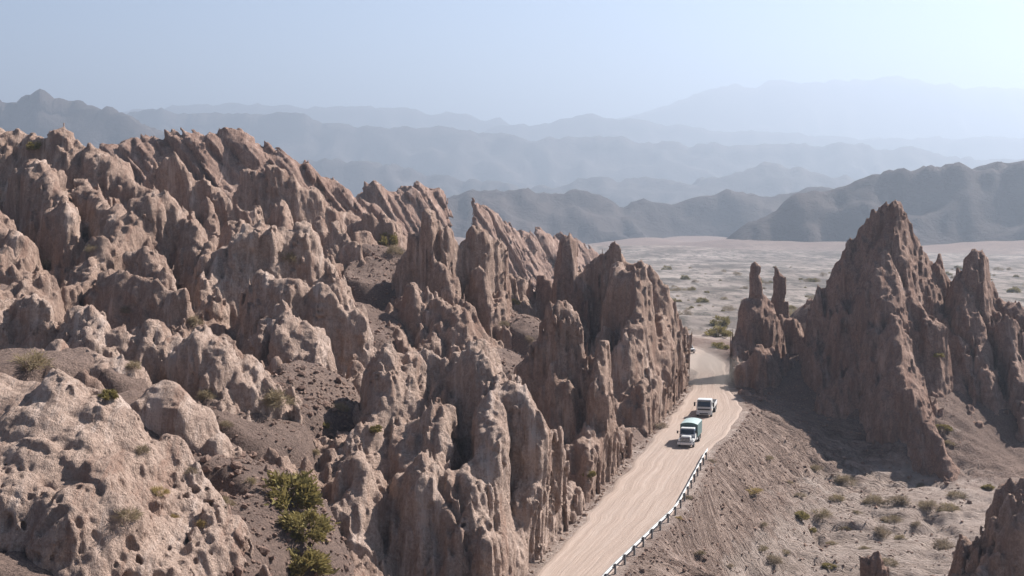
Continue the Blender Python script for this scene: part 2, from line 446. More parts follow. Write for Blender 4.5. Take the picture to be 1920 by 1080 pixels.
MATS['leaf_dry'] = leaf_material("dry_twigs", (0.20, 0.155, 0.11), (0.29, 0.225, 0.16))
MATS['leaf_yellow'] = leaf_material("straw_leaves", (0.34, 0.24, 0.10), (0.42, 0.31, 0.14))
MATS['wood'] = plain("shrub_wood", (0.16, 0.12, 0.09), 0.9)

# ------------------------------------------------------------------ object helpers
def link_mesh(name, verts, faces, mat, parent=None, smooth=True):
    me = bpy.data.meshes.new(name)
    if isinstance(verts, np.ndarray) and isinstance(faces, np.ndarray):
        nv, nf, k = len(verts), len(faces), faces.shape[1]
        me.vertices.add(nv); me.vertices.foreach_set("co", verts.astype(np.float32).ravel())
        me.loops.add(nf * k); me.loops.foreach_set("vertex_index", faces.astype(np.int32).ravel())
        me.polygons.add(nf)
        me.polygons.foreach_set("loop_start", np.arange(0, nf * k, k, dtype=np.int32))
        me.update(calc_edges=True); me.validate()
    else:
        me.from_pydata([tuple(v) for v in verts], [], [tuple(f) for f in faces])
        me.update()
    me.polygons.foreach_set("use_smooth", np.full(len(me.polygons), smooth))
    if mat is not None: me.materials.append(MATS[mat] if isinstance(mat, str) else mat)
    o = bpy.data.objects.new(name, me); COL.objects.link(o)
    if parent is not None: o.parent = parent
    return o

def tag(o, label, cat, group=None, kind=None):
    if label: o['label'] = label
    if cat: o['category'] = cat
    if group: o['group'] = group
    if kind: o['kind'] = kind
    return o

def grid_faces(nx, ny):
    i = np.arange(nx - 1)[:, None] * ny + np.arange(ny - 1)[None, :]
    return np.stack([i, i + ny, i + ny + 1, i + 1], -1).reshape(-1, 4)

def add_attr(o, name, data, kind='FLOAT'):
    a = o.data.attributes.new(name, kind, 'POINT')
    a.data.foreach_set('value' if kind == 'FLOAT' else 'vector', np.asarray(data, np.float32).ravel())

# ------------------------------------------------------------------ ground sheet
def graded(lo, a, b, hi, step, grow=1.12):
    mid = list(np.arange(a, b + step * 0.5, step))
    s = step; p = mid[-1]; up = []
    while p < hi:
        s *= grow; p += s; up.append(p)
    s = step; p = mid[0]; dn = []
    while p > lo:
        s *= grow; p -= s; dn.append(p)
    return np.array(dn[::-1] + mid + up)
gx = graded(-17000, -58, 72, 17000, 0.42, 1.09)
gy = np.concatenate([graded(-300, 70, 71, 71.0, 0.5, 1.2)[:-1], np.arange(71.5, 250, 0.45)])
s, p, ext = 0.45, gy[-1], []
while p < 19000:
    s *= 1.022 if p < 700 else (1.03 if p < 3000 else 1.12)
    p += s; ext.append(p)
gy = np.concatenate([gy, ext])
GX, GY = np.meshgrid(gx, gy, indexing='ij')
GH = ground_h(GX, GY)
gv = np.stack([GX, GY, GH], -1).reshape(-1, 3)
ground = link_mesh("ground", gv, grid_faces(len(gx), len(gy)), 'ground')
ground['kind'] = 'structure'
bank_x = GX - road_edges(GY)[1]
sand = np.maximum((0.25 + 0.65 * sstep(-5.0, -9.5, GH)) * sstep(0, 4, bank_x) * sstep(78, 60, GX) * (GY < 208), sstep(262, 300, GY) * sstep(1800, 1200, GY) * sstep(-30, 20, GX + 0.12 * (GY - 250)))
sand = np.maximum(sand * 0.9, sstep(2.2, 0.3, road_out(GX, GY)) * ((GY > 40) & (GY < 330)) * 0.62)
add_attr(ground, "sand", sand)
add_attr(ground, "bank", sstep(0.3, 2.0, bank_x) * sstep(40, 60, GY) * sstep(203, 190, GY) * sstep(60, 44, GX))
add_attr(ground, "bed", sstep(285, 330, GY) * sstep(1900, 1300, GY + 250 * pn(GX * 0.004, GY * 0.002, 0.5, 55)) * sstep(-60, 0, GX + 0.2 * (GY - 250)))

# ------------------------------------------------------------------ road sheet
yy = np.concatenate([np.arange(40, 300, 0.6), np.arange(300, 352, 1.5)])
le, re = road_edges(yy)
k = np.ones(9) / 9
les = np.convolve(np.pad(le, 4, 'edge'), k, 'valid'); res = np.convolve(np.pad(re, 4, 'edge'), k, 'valid')
les = les + pn(yy * 0.25, 0.5, 0.5, 11) * 0.5; res = res + pn(yy * 0.25, 7.5, 0.5, 12) * 0.35
nw = 31
tt = np.linspace(0, 1, nw)
RX = les[:, None] * (1 - tt) + res[:, None] * tt
RY = np.repeat(yy[:, None], nw, 1)
edge = np.minimum(tt, 1 - tt)[None, :] * (res - les)[:, None]
RZ = 0.03 - 0.02 * np.clip(RY - 262, 0, 100) + 0.05 * pn(tt[None, :] * 9 + 0 * RX, RY * 0.02, 0.5, 13) + 0.05 * sstep(0.9, 0.35, edge) - 0.16 * sstep(0.35, 0.0, edge)
road = link_mesh("dirt_road", np.stack([RX, RY, RZ], -1).reshape(-1, 3), grid_faces(len(yy), nw), 'road')
road['kind'] = 'structure'
add_attr(road, "along", np.stack([tt[None, :] * 8.0 + 0 * RX, RY, 0 * RX], -1), 'FLOAT_VECTOR')

# ------------------------------------------------------------------ rock formations: implicit ridges, carved, polygonised
STYLES = {
    'fin':   dict(fl=1.15, fl_len=3.3, an=0.38, st=0.08, jag=3.4, lump=0.3, lump_len=4.0, f2=0.62, f2_len=0.85, f3=0.2, pit=0.0),
    'face':  dict(fl=0.9, fl_len=4.2, an=0.38, st=0.06, jag=2.6, lump=0.3, lump_len=4.5, f2=0.6, f2_len=0.8, f3=0.2, pit=0.0),
    'massive': dict(fl=1.25, fl_len=3.4, an=0.40, st=0.12, jag=2.4, lump=0.6, lump_len=4.0, f2=0.6, f2_len=1.1, f3=0.26, pit=0.3),
    'lumpy': dict(fl=1.1, fl_len=3.2, an=0.5, st=0.35, jag=2.4, lump=0.7, lump_len=3.4, f2=0.55, f2_len=1.1, f3=0.28, pit=0.45),
    'hill':  dict(fl=1.1, fl_len=4.0, an=0.45, st=0.3, jag=2.6, lump=0.7, lump_len=4.2, f2=0.6, f2_len=1.3, f3=0.3, pit=0.4),
    'spire': dict(fl=0.25, fl_len=1.6, an=0.6, st=0.08, jag=1.0, lump=0.25, lump_len=3.0, f2=0.25, f2_len=0.7, f3=0.12, pit=0.0),
    'pocked': dict(fl=0.45, fl_len=3.4, an=0.7, st=0.4, jag=0.6, lump=0.9, lump_len=4.5, f2=0.28, f2_len=1.1, f3=0.12, pit=1.0),
    'slab':  dict(fl=1.9, fl_len=4.2, an=0.4, st=0.08, jag=3.5, lump=0.5, lump_len=6.0, f2=1.0, f2_len=1.8, f3=0.4, pit=0.0),
}

def prim_field(X, Y, Z, ridges):
    F = None
    for rd in ridges:
        pts = np.array(rd['w'] if 'w' in rd else [at(*p) for p in rd['pts']], np.float32)
        r, kk = rd.get('r', 1.0), rd.get('k', 0.3)
        best = None
        if len(pts) == 1: pts = np.concatenate([pts, pts + np.array([[0.01, 0, 0]], np.float32)])
        for a, b in zip(pts[:-1], pts[1:]):
            d = b - a; L2 = d[0] ** 2 + d[1] ** 2 + 1e-6
            t = np.clip(((X - a[0]) * d[0] + (Y - a[1]) * d[1]) / L2, 0, 1)
            dist = np.sqrt((X - a[0] - t * d[0]) ** 2 + (Y - a[1] - t * d[1]) ** 2)
            dep = a[2] + t * d[2] - Z
            cap = np.clip(dep / r, 0, 1)
            w = r * np.sqrt(np.maximum(1 - (1 - cap) ** 2, 0)) + kk * np.maximum(dep, 0)
            f = np.where(dep > 0, (dist - w) / math.sqrt(1 + kk * kk), np.sqrt(dist ** 2 + np.minimum(dep, 0) ** 2) * 0.9 + 0.02)
            best = f if best is None else np.minimum(best, f)
        if F is None: F = best
        else:
            kq = 0.7
            hq = np.clip(0.5 + 0.5 * (best - F) / kq, 0, 1)
            F = best * (1 - hq) + F * hq - kq * hq * (1 - hq)
    return F

def up1(A, n, axis):
    """linear upsampling by n along one axis"""
    A = np.moveaxis(A, axis, 0)
    out = np.empty(((A.shape[0] - 1) * n + 1,) + A.shape[1:], np.float32)
    for i in range(n):
        w = i / n
        if i == 0: out[0::n] = A
        else: out[i::n] = A[:-1] * (1 - w) + A[1:] * w
    return np.moveaxis(out, 0, axis)

def surface_nets(F, ok, org, h):
    S = F < 0
    nx, ny, nz = F.shape
    c = np.zeros((nx - 1, ny - 1, nz - 1), np.int8)
    for i in (0, 1):
        for j in (0, 1):
            for k_ in (0, 1):
                c += S[i:nx - 1 + i, j:ny - 1 + j, k_:nz - 1 + k_]
    act = (c > 0) & (c < 8)
    idx = np.argwhere(act)
    vid = np.full(act.shape, -1, np.int32); vid[act] = np.arange(len(idx), dtype=np.int32)
    corners = [(i, j, k_) for i in (0, 1) for j in (0, 1) for k_ in (0, 1)]
    vals = np.stack([F[idx[:, 0] + i, idx[:, 1] + j, idx[:, 2] + k_] for i, j, k_ in corners], 1)
    acc = np.zeros((len(idx), 3), np.float32); cnt = np.zeros(len(idx), np.float32)
    for a in range(8):
        for b in range(a + 1, 8):
            ca, cb = np.array(corners[a]), np.array(corners[b])
            if np.abs(ca - cb).sum() != 1: continue
            va, vb = vals[:, a], vals[:, b]
            m = (va < 0) != (vb < 0)
            t = np.where(m, va / np.where(m, va - vb, 1), 0)
            acc += np.where(m[:, None], ca[None] + (cb - ca)[None] * t[:, None], 0); cnt += m
    V = (idx + acc / np.maximum(cnt, 1)[:, None]) * h + np.array(org)[None]
    Q = []
    for ax in range(3):
        o1, o2 = (ax + 1) % 3, (ax + 2) % 3
        sl0 = [slice(1, -1)] * 3; sl1 = [slice(1, -1)] * 3
        sl0[ax] = slice(0, -1); sl1[ax] = slice(1, None)
        s0 = S[tuple(sl0)]; s1 = S[tuple(sl1)]
        e = np.argwhere(s0 != s1)
        flip = s0[tuple(e.T)]
        base = e.copy(); base[:, o1] += 1; base[:, o2] += 1
        def vv(d1, d2):
            q = base.copy(); q[:, o1] -= d1; q[:, o2] -= d2
            return vid[q[:, 0], q[:, 1], q[:, 2]]
        q = np.stack([vv(1, 1), vv(0, 1), vv(0, 0), vv(1, 0)], 1)
        q[~flip] = q[~flip][:, ::-1]
        Q.append(q)
    Q = np.concatenate(Q)
    return V.astype(np.float32), Q[(Q >= 0).all(1)]

def polygonise(spec):
    ridges, st, seed = spec['ridges'], STYLES[spec['style']], spec['seed']
    ax = spec.get('axis', (0.0, 0.0))                  # bedding lean: x,y shift per metre of height
    P = np.array([q for rd in ridges for q in (rd['w'] if 'w' in rd else [at(*p) for p in rd['pts']])]) if ridges else np.array(spec['box'], float)
    ymean = P[:, 1].mean()
    h = spec.get('vox', 0.0015 * ymean)
    wid = min(max([rd.get('r', 1) + rd.get('k', .3) * spec.get('deep', 22) for rd in ridges] + [0]), 14) + 1.5
    lo = P.min(0) - wid; hi = P.max(0) + wid
    gz_ = ground_smooth(np.array([lo[0], hi[0], lo[0], hi[0], P[:, 0].mean()]), np.array([lo[1], lo[1], hi[1], hi[1], P[:, 1].mean()]))
    lo[2] = max(gz_.min() - 6.5, P[:, 2].min() - 28) if ridges else P[:, 2].min(); hi[2] = P[:, 2].max() + 2.5
    n = 2
    H = h * n
    dims = np.ceil((hi - lo) / H).astype(int) + 1
    xs = lo[0] + np.arange(dims[0]) * H; ys = lo[1] + np.arange(dims[1]) * H; zs = lo[2] + np.arange(dims[2]) * H
    X, Y, Z = [a.astype(np.float32) for a in np.meshgrid(xs, ys, zs, indexing='ij')]
    zr = float(P[:, 2].mean())
    def low(X, Y, Z):
        wx = pn(X * 0.16, Y * 0.16, Z * 0.10, seed + 1) * 1.3; wy = pn(X * 0.16, Y * 0.16, Z * 0.10, seed + 2) * 1.3
        u = X - ax[0] * (Z - zr) + wx * 0.6; v = Y - ax[1] * (Z - zr) + wy * 0.6
        s = 1 / st['fl_len']
        c1, c2, cv = cells2(u * s + pn(X * s, Y * s, Z * s * 0.5, seed + 6) * 0.2, v * s * st['an'], seed + 3)
        zz = Z + (cv - 0.45) * st['jag'] + pn(X * 0.45, Y * 0.45, 0.5, seed + 7) * 0.9
        F = spec['field'](X + wx, Y + wy, zz) if 'field' in spec else prim_field(X + wx, Y + wy, zz, ridges)
        n2 = np.abs(pn(u * s * 0.45 + 5, v * s * 0.45, Z * s * 0.45 * st['st'], seed + 4))
        F = F - st['fl'] * (np.minimum(c2 - c1, 0.85) * 1.35 - 0.45 + n2 * 1.6 - 0.4)
        s = 1 / st['lump_len']
        F = F - st['lump'] * (np.abs(pn(X * s, Y * s, Z * s, seed + 5)) * 1.6 - 0.4)
        if spec.get('carve', True):
            F = np.maximum(F, 0.9 - road_out(X, Y) - np.clip(Z - 2, 0, 8) * 0.1)
        return F
    Fc = low(X, Y, Z)
    F = up1(up1(up1(Fc, n, 0), n, 1), n, 2)
    band = (0.75 if st['f2'] < 0.8 else 1.2) + h if st['pit'] < 0.9 else 1.1 + h
    M = np.abs(F) < band
    ii = np.argwhere(M)
    x = (lo[0] + ii[:, 0] * h).astype(np.float32); y = (lo[1] + ii[:, 1] * h).astype(np.float32); z = (lo[2] + ii[:, 2] * h).astype(np.float32)
    u = x - ax[0] * (z - zr); v = y - ax[1] * (z - zr)
    s = 1 / st['f2_len']; stt = min(st['st'] * 1.5, 0.5)
    g1, g2, gv_ = cells2(u * s + pn(x * s * .7, y * s * .7, z * s * stt * 2, seed + 12) * 0.3, v * s * min(1, st['an'] * 1.4), seed + 8)
    d = st['f2'] * (np.minimum(g2 - g1, 0.8) * 1.2 + (gv_ - 0.5) * 0.5 - 0.35 + np.abs(pn(u * s, v * s, z * s * stt, seed + 8)) * 1.0 - 0.25)
    s = 2.3 / st['f2_len']
    d += st['f3'] * 0.6 * (np.abs(pn(x * s, y * s, z * s * 0.6, seed + 9)) * 1.6 - 0.4)
    _, bv = cells(u * s * 0.42, v * s * 0.30, z * s * 0.16, seed + 14)
    d += st['f3'] * 1.7 * (bv - 0.5)
    _, bv = cells(u * s * 1.0, v * s * 0.7, z * s * 0.45, seed + 15)
    d += st['f3'] * 0.9 * (bv - 0.5)
    if st['pit'] > 0:
        wmask = sstep(-0.05, 0.25, pn(x * 0.13, y * 0.13, z * 0.13, seed + 10) + (0.12 if st['pit'] > 0.9 else 0))
        for sc, dep in ((0.75, 0.75), (1.5, 0.4)):
            cd, cv = cells(x * sc + pn(x * .8, y * .8, z * .8, seed + 16) * 0.4, y * sc, z * sc * 0.7 + pn(x * .6, y * .6, z * .6, seed + 17) * 0.5, seed + 11)
            rad = 0.18 + 0.48 * np.maximum(cv - 0.3, 0)
            d -= wmask * st['pit'] * dep * 1.15 * sstep(rad, rad * 0.45, cd) * (cv > 0.35)
    F[M] -= d
    V, Q = surface_nets(F, None, lo, h)
    gh = ground_smooth(V[:, 0], V[:, 1])
    keep = (V[:, 2] > gh - 6.5)[Q].any(1)
    Q = Q[keep]
    # keep only the biggest connected piece(s): label propagation
    lab = np.arange(len(V), dtype=np.int64)
    for _ in range(400):
        m = lab[Q].min(1)
        new = lab.copy()
        for c_ in range(4): np.minimum.at(new, Q[:, c_], m)
        new = new[new]
        if (new == lab).all(): break
        lab = new
    cnt = np.bincount(lab[Q[:, 0]], minlength=len(V))
    keep = cnt[lab[Q[:, 0]]] > max(60, 0.05 * len(Q))
    Q = Q[keep]
    used = np.unique(Q); remap = np.full(len(V), -1, np.int64); remap[used] = np.arange(len(used))
    return V[used], remap[Q]

def rg(pts, r=1.0, k=0.3): return dict(pts=pts, r=r, k=k)
def foot(y0, y1, off, z, r=1.2, k=0.45):
    """a low rock foot that follows the road edge"""
    ys_ = np.linspace(y0, y1, 6)
    return dict(w=[(float(np.interp(q, _yl, _xl)) - off, float(q), z) for q in ys_], pts=[], r=r, k=k)
ROCKS = []
def rock(name, label, cat, style, mat, ridges, group=None, **kw):
    ROCKS.append(dict(name=name, label=label, cat=cat, style=style, mat=mat, ridges=ridges, group=group, seed=len(ROCKS) * 13 + 3, **kw))

rock("rock_fin", "tall fluted rock fin with a bright face walling the left side of the pass", "rock fin", 'face', 'tan', [
    rg([(1100, 500, 206), (1125, 470, 205), (1155, 440, 204), (1185, 478, 203), (1215, 490, 204), (1240, 540, 208), (1262, 600, 212), (1284, 680, 217)], 1.2, 0.17),
    rg([(1165, 500, 195), (1192, 530, 190), (1190, 610, 184)], 1.1, 0.2),
    rg([(1225, 500, 200), (1240, 580, 196), (1245, 660, 190), (1235, 730, 184)], 1.2, 0.22),
    rg([(1128, 620, 188), (1150, 700, 180), (1175, 770, 174)], 1.0, 0.2),
    rg([(1265, 640, 206), (1270, 700, 201)], 1.0, 0.25), foot(176, 214, 2.6, 5.5), foot(180, 205, 5.0, 10.0)])
rock("rock_fin", "dark narrow rock tower with a knobbed top beside the tall pass fin", "rock fin", 'fin', 'red', [
    rg([(1048, 535, 206), (1062, 462, 207), (1078, 465, 207), (1092, 540, 205)], 0.9, 0.14),
    rg([(1020, 520, 214), (1040, 540, 212)], 0.8, 0.3)])
rock("rock_fin", "steep ribbed rock fin between the pass fin and the front outcrop, touching the road", "rock fin", 'fin', 'tan', [
    rg([(988, 700, 151), (1012, 665, 151), (1040, 602, 151), (1062, 590, 151), (1085, 622, 150), (1112, 648, 149), (1135, 700, 148)], 0.9, 0.17),
    rg([(1122, 650, 148), (1142, 720, 146), (1165, 800, 144), (1178, 870, 143)], 0.9, 0.2),
    rg([(1072, 730, 147), (1090, 840, 144)], 0.8, 0.15), rg([(1028, 700, 148), (1050, 810, 145)], 0.8, 0.18),
    rg([(1092, 885, 140), (1130, 905, 139), (1152, 930, 138)], 0.9, 0.5), foot(140, 157, 2.4, 4.5)])
rock("rock_outcrop", "big front outcrop with a sunlit rounded prow and deep dark clefts, above the guardrailed road", "rock outcrop", 'massive', 'pale', [
    rg([(745, 655, 128), (800, 632, 128), (840, 645, 127), (880, 665, 126)], 1.3, 0.35),
    rg([(880, 660, 125), (920, 692, 122), (950, 740, 119.5), (985, 800, 118), (1008, 870, 117)], 1.4, 0.28),
    rg([(935, 700, 121), (912, 800, 114), (895, 900, 110), (885, 1000, 107)], 1.2, 0.2),
    rg([(745, 655, 127), (700, 760, 119), (655, 870, 111), (630, 960, 106)], 1.0, 0.45),
    rg([(830, 740, 119), (815, 880, 111), (800, 1000, 107)], 0.9, 0.2), rg([(745, 720, 123), (725, 840, 116), (700, 960, 109)], 1.8, 0.5), rg([(790, 780, 119), (770, 900, 112)], 1.5, 0.4), rg([(690, 830, 115), (655, 940, 108), (640, 1040, 103)], 1.8, 0.55),
    rg([(1000, 800, 119), (1045, 850, 122), (1085, 925, 128)], 1.4, 0.35),
    rg([(1000, 900, 116), (1030, 960, 117), (960, 1040, 109)], 1.6, 0.5), foot(106, 133, 2.6, 4.0), foot(108, 126, 6.0, 8.0)], vox=0.165)
rock("rock_fin", "cluster of tall ribbed columns with a flat-topped summit knob, rising behind the front outcrop", "rock fin", 'fin', 'tan', [
    rg([(762, 480, 193), (790, 430, 193), (812, 406, 193), (835, 414, 193), (850, 445, 194), (885, 425, 196), (905, 442, 198), (935, 462, 201), (958, 492, 205)], 1.0, 0.19),
    rg([(745, 545, 187), (775, 560, 183), (800, 600, 179)], 0.9, 0.18), rg([(840, 480, 190), (850, 560, 185), (868, 615, 181)], 0.9, 0.16),
    rg([(900, 500, 193), (915, 580, 187), (920, 625, 183)], 0.9, 0.2), rg([(727, 605, 179), (745, 620, 175), (765, 640, 172)], 0.8, 0.2),
    rg([(785, 545, 181), (795, 620, 176)], 0.9, 0.2), rg([(820, 600, 178), (830, 635, 174)], 0.9, 0.25), rg([(760, 640, 173), (775, 665, 168)], 1.0, 0.3), rg([(880, 620, 178), (895, 650, 172)], 1.0, 0.3), rg([(940, 540, 192), (945, 620, 182)], 0.9, 0.25)])
rock("rock_tower", "squared rock block standing at the head of the shaded scree gully", "rock tower", 'fin', 'tan', [
    rg([(652, 425, 214), (680, 398, 214), (712, 412, 215), (725, 440, 216)], 2.0, 0.1), rg([(690, 440, 210), (700, 470, 208)], 1.2, 0.2)])
rock("rock_tower", "leaning rock slab just below the squared block on the left edge of the scree gully", "rock tower", 'fin', 'tan', [
    rg([(640, 470, 201), (658, 458, 201), (672, 490, 200), (680, 530, 199)], 1.2, 0.14)])
rock("rock_outcrop", "broad pale rock wall with a sunlit rounded crest, left of the scree gully", "rock outcrop", 'lumpy', 'pale', [
    rg([(385, 530, 160), (430, 445, 166), (460, 432, 167), (510, 420, 168), (555, 434, 169), (578, 452, 170), (605, 490, 170)], 1.5, 0.33),
    rg([(505, 515, 156), (560, 512, 153), (610, 540, 151), (645, 565, 151), (655, 600, 151)], 1.4, 0.28)])
rock("rock_outcrop", "isolated blocky rock buttress at the upper end of the gravel slope", "rock outcrop", 'lumpy', 'pale', [
    rg([(495, 610, 144), (525, 565, 146), (555, 600, 142), (575, 650, 138), (605, 690, 135)], 1.3, 0.22)])
rock("rock_outcrop", "craggy brown peak with caves of shade, left of the broad pale wall", "rock outcrop", 'lumpy', 'tan', [
    rg([(135, 540, 152), (180, 480, 160), (230, 402, 168), (285, 362, 174), (312, 376, 174), (345, 396, 174), (370, 440, 170), (392, 490, 165)], 1.4, 0.38),
    rg([(190, 505, 153), (250, 522, 151), (330, 545, 149)], 1.3, 0.35), rg([(280, 470, 160), (300, 520, 154)], 1.0, 0.3)])
rock("rock_outcrop", "high rugged crest forming the skyline at the far left edge", "rock outcrop", 'massive', 'tan', [
    rg([(-120, 230, 212), (0, 242, 208), (60, 252, 207), (115, 247, 206), (150, 264, 206), (200, 292, 204), (250, 332, 201), (268, 365, 199)], 1.8, 0.45),
    rg([(60, 300, 196), (100, 345, 189), (130, 400, 181)], 1.3, 0.35), rg([(-60, 380, 182), (0, 400, 177), (30, 445, 171), (40, 480, 168)], 1.6, 0.4),
    rg([(160, 335, 193), (205, 385, 186), (230, 420, 181)], 1.2, 0.3)])
rock("rock_outcrop", "low lumpy band of pale rounded rock running across the left slope above the pocked dome", "rock outcrop", 'lumpy', 'pale', [
    rg([(-80, 560, 126), (0, 566, 126), (60, 562, 126), (130, 578, 125), (190, 585, 123), (240, 602, 122), (300, 615, 121), (350, 628, 120), (385, 614, 119), (420, 640, 118), (448, 680, 117), (490, 692, 119)], 1.7, 0.55),
    rg([(150, 650, 114), (200, 665, 112)], 1.6, 0.6)])
rock("rock_dome", "big pale rock dome riddled with dark weathering holes", "rock dome", 'pocked', 'pale', [
    rg([(-120, 690, 93), (0, 702, 92), (90, 715, 90), (150, 742, 89), (205, 795, 88), (250, 860, 87), (280, 920, 86)], 3.0, 0.62),
    rg([(40, 830, 84), (150, 880, 82)], 3.0, 0.6)], vox=0.125)
rock("rock_boulder", "rounded pale rock hump beside the pocked dome at the top of the gravel slope", "rock hump", 'pocked', 'pale', [
    rg([(245, 765, 106), (290, 727, 107), (330, 750, 106), (382, 810, 104)], 2.2, 0.35)])
rock("rock_outcrop", "small fluted rock wall with shaded notches below the pocked dome and the gravel slope", "rock outcrop", 'lumpy', 'pale', [
    rg([(165, 1020, 83), (250, 990, 84), (330, 1005, 84), (400, 1015, 85), (430, 1060, 84)], 1.3, 0.25)])
rock("rock_outcrop", "brown undercut bank of rock just below the olive bushes", "rock outcrop", 'lumpy', 'red', [
    rg([(400, 990, 89), (450, 1000, 89), (495, 1040, 88.5)], 0.7, 0.15)])
rock("rock_ridge", "long skyline ridge of slanting reddish slabs behind the left peaks", "rock ridge", 'slab', 'slab', [
    rg([(195, 275, 300), (240, 264, 302), (270, 244, 304), (320, 243, 305), (370, 248, 306), (420, 262, 308), (470, 258, 310), (520, 278, 312), (560, 298, 315), (600, 328, 318), (650, 352, 322), (690, 385, 325)], 1.8, 0.6)],
    axis=(-0.75, 0.1))
rock("rock_fin", "group of pale upright fins in front of the slanting slab ridge", "rock fin", 'fin', 'tan', [
    rg([(285, 355, 240), (310, 308, 238), (325, 297, 238), (345, 322, 237), (370, 332, 237), (400, 337, 238), (420, 352, 238), (448, 400, 237)], 1.2, 0.22),
    rg([(330, 370, 232), (350, 410, 228)], 1.1, 0.2), rg([(385, 380, 231), (405, 420, 227)], 1.1, 0.2)], axis=(-0.25, 0))
rock("rock_fin", "row of shaded jagged fins stepping down towards the squared block", "rock fin", 'fin', 'tan', [
    rg([(455, 352, 257), (480, 312, 258), (510, 322, 258), (540, 333, 259), (570, 352, 259), (600, 362, 260), (640, 378, 262), (680, 402, 264), (720, 420, 265), (765, 442, 266)], 1.3, 0.27),
    rg([(520, 380, 250), (530, 430, 245)], 1.2, 0.2), rg([(590, 400, 250), (610, 440, 246)], 1.2, 0.2), rg([(470, 380, 251), (480, 420, 247)], 1.2, 0.2)], axis=(-0.2, 0))
rock("rock_ridge", "hazy reddish ridge of slanting slabs descending to the river bed", "rock ridge", 'slab', 'slab', [
    rg([(655, 365, 400), (690, 345, 405), (720, 362, 412), (770, 347, 420), (810, 356, 428), (850, 352, 435), (880, 372, 445), (910, 396, 462), (960, 420, 490), (1000, 440, 520), (1050, 440, 550), (1085, 458, 575), (1108, 478, 600)], 2.0, 0.5)],
    axis=(-0.6, 0.1), deep=40, vox=0.55)
rock("rock_outcrop", "stout rock mass with rounded lower lobes on the right side of the road pass", "rock outcrop", 'fin', 'red', [
    rg([(1375, 690, 217), (1388, 625, 220), (1402, 575, 223), (1430, 562, 225)], 1.6, 0.26),
    rg([(1400, 690, 213), (1430, 670, 213), (1455, 640, 217)], 1.2, 0.4), rg([(1470, 600, 229), (1490, 610, 232), (1530, 560, 236), (1580, 565, 234)], 1.0, 0.5)])
rock("rock_spire", "thin upright rock spire nearer the road, the taller of the pair beside the pass", "rock spire", 'spire', 'red', [
    rg([(1411, 484, 224), (1418, 490, 224), (1428, 530, 223.5), (1440, 580, 223)], 0.45, 0.06)], vox=0.25)
rock("rock_spire", "thin rock spire with a bent tip, the shorter of the pair beside the pass", "rock spire", 'spire', 'red', [
    rg([(1454, 500, 230), (1460, 515, 230), (1470, 560, 229.5), (1478, 600, 229)], 0.4, 0.07)], vox=0.25)
rock("rock_pyramid", "great dark pyramid of ribbed rock, the tallest formation right of the road", "rock pyramid", 'fin', 'red', [
    rg([(1588, 510, 223), (1610, 432, 219), (1640, 398, 217), (1672, 386, 217), (1690, 397, 218), (1702, 422, 218), (1730, 462, 219), (1745, 492, 219), (1790, 540, 218), (1825, 560, 216)], 1.0, 0.42), rg([(1780, 590, 211), (1800, 700, 203), (1822, 790, 197)], 1.2, 0.4), rg([(1560, 640, 217), (1580, 720, 208), (1605, 790, 200)], 1.0, 0.6), rg([(1620, 600, 209), (1640, 700, 200), (1690, 800, 191)], 1.0, 0.45),
    rg([(1660, 420, 214), (1670, 560, 204), (1692, 640, 198), (1720, 720, 193), (1745, 785, 189), (1790, 860, 184)], 0.9, 0.5),
    rg([(1600, 485, 218), (1592, 560, 213), (1620, 640, 207), (1660, 710, 200)], 1.2, 0.3),
    rg([(1640, 440, 215), (1645, 540, 208), (1668, 620, 202)], 1.0, 0.25), rg([(1700, 460, 214), (1712, 540, 208), (1735, 600, 204)], 1.0, 0.3)])
rock("rock_spire", "small pointed rock spike on the right shoulder of the great pyramid", "rock spire", 'fin', 'red', [
    rg([(1762, 462, 224), (1772, 490, 223), (1788, 540, 222)], 0.7, 0.16)])
rock("rock_ridge", "shaded ribbed ridge with a lone pointed tooth, right of the great pyramid", "rock ridge", 'fin', 'red', [
    rg([(1818, 492, 215), (1825, 484, 215), (1836, 525, 215), (1850, 548, 215), (1880, 578, 213), (1920, 592, 211), (2000, 600, 209)], 1.1, 0.33),
    rg([(1815, 560, 211), (1840, 670, 204), (1870, 750, 199)], 1.1, 0.3), rg([(1900, 600, 208), (1915, 700, 201), (1930, 790, 196)], 1.1, 0.33)])
rock("rock_outcrop", "reddish craggy rock rising beside the sandy wash below the great pyramid", "rock outcrop", 'massive', 'tan', [
    rg([(1785, 1075, 131), (1830, 1000, 128), (1870, 940, 126), (1905, 905, 124), (1960, 865, 122), (2060, 850, 121)], 1.1, 0.33),
    rg([(1880, 1010, 119), (1930, 960, 118)], 1.2, 0.3)])
rock("rock_spire", "short stubby rock tooth poking out of the sandy wash", "rock spire", 'fin', 'red', [
    rg([(1628, 1046, 143), (1640, 1038, 143), (1652, 1066, 142.5)], 0.55, 0.13)], vox=0.15)
rock("rock_mound", "low dark mound of broken rock at the bend where the road leaves the pass", "rock mound", 'lumpy', 'red', [
    rg([(1376, 745, 204), (1395, 734, 205), (1420, 739, 207), (1445, 752, 208)], 0.9, 0.8), rg([(1440, 756, 206), (1490, 800, 198)], 0.8, 0.9)], vox=0.25)

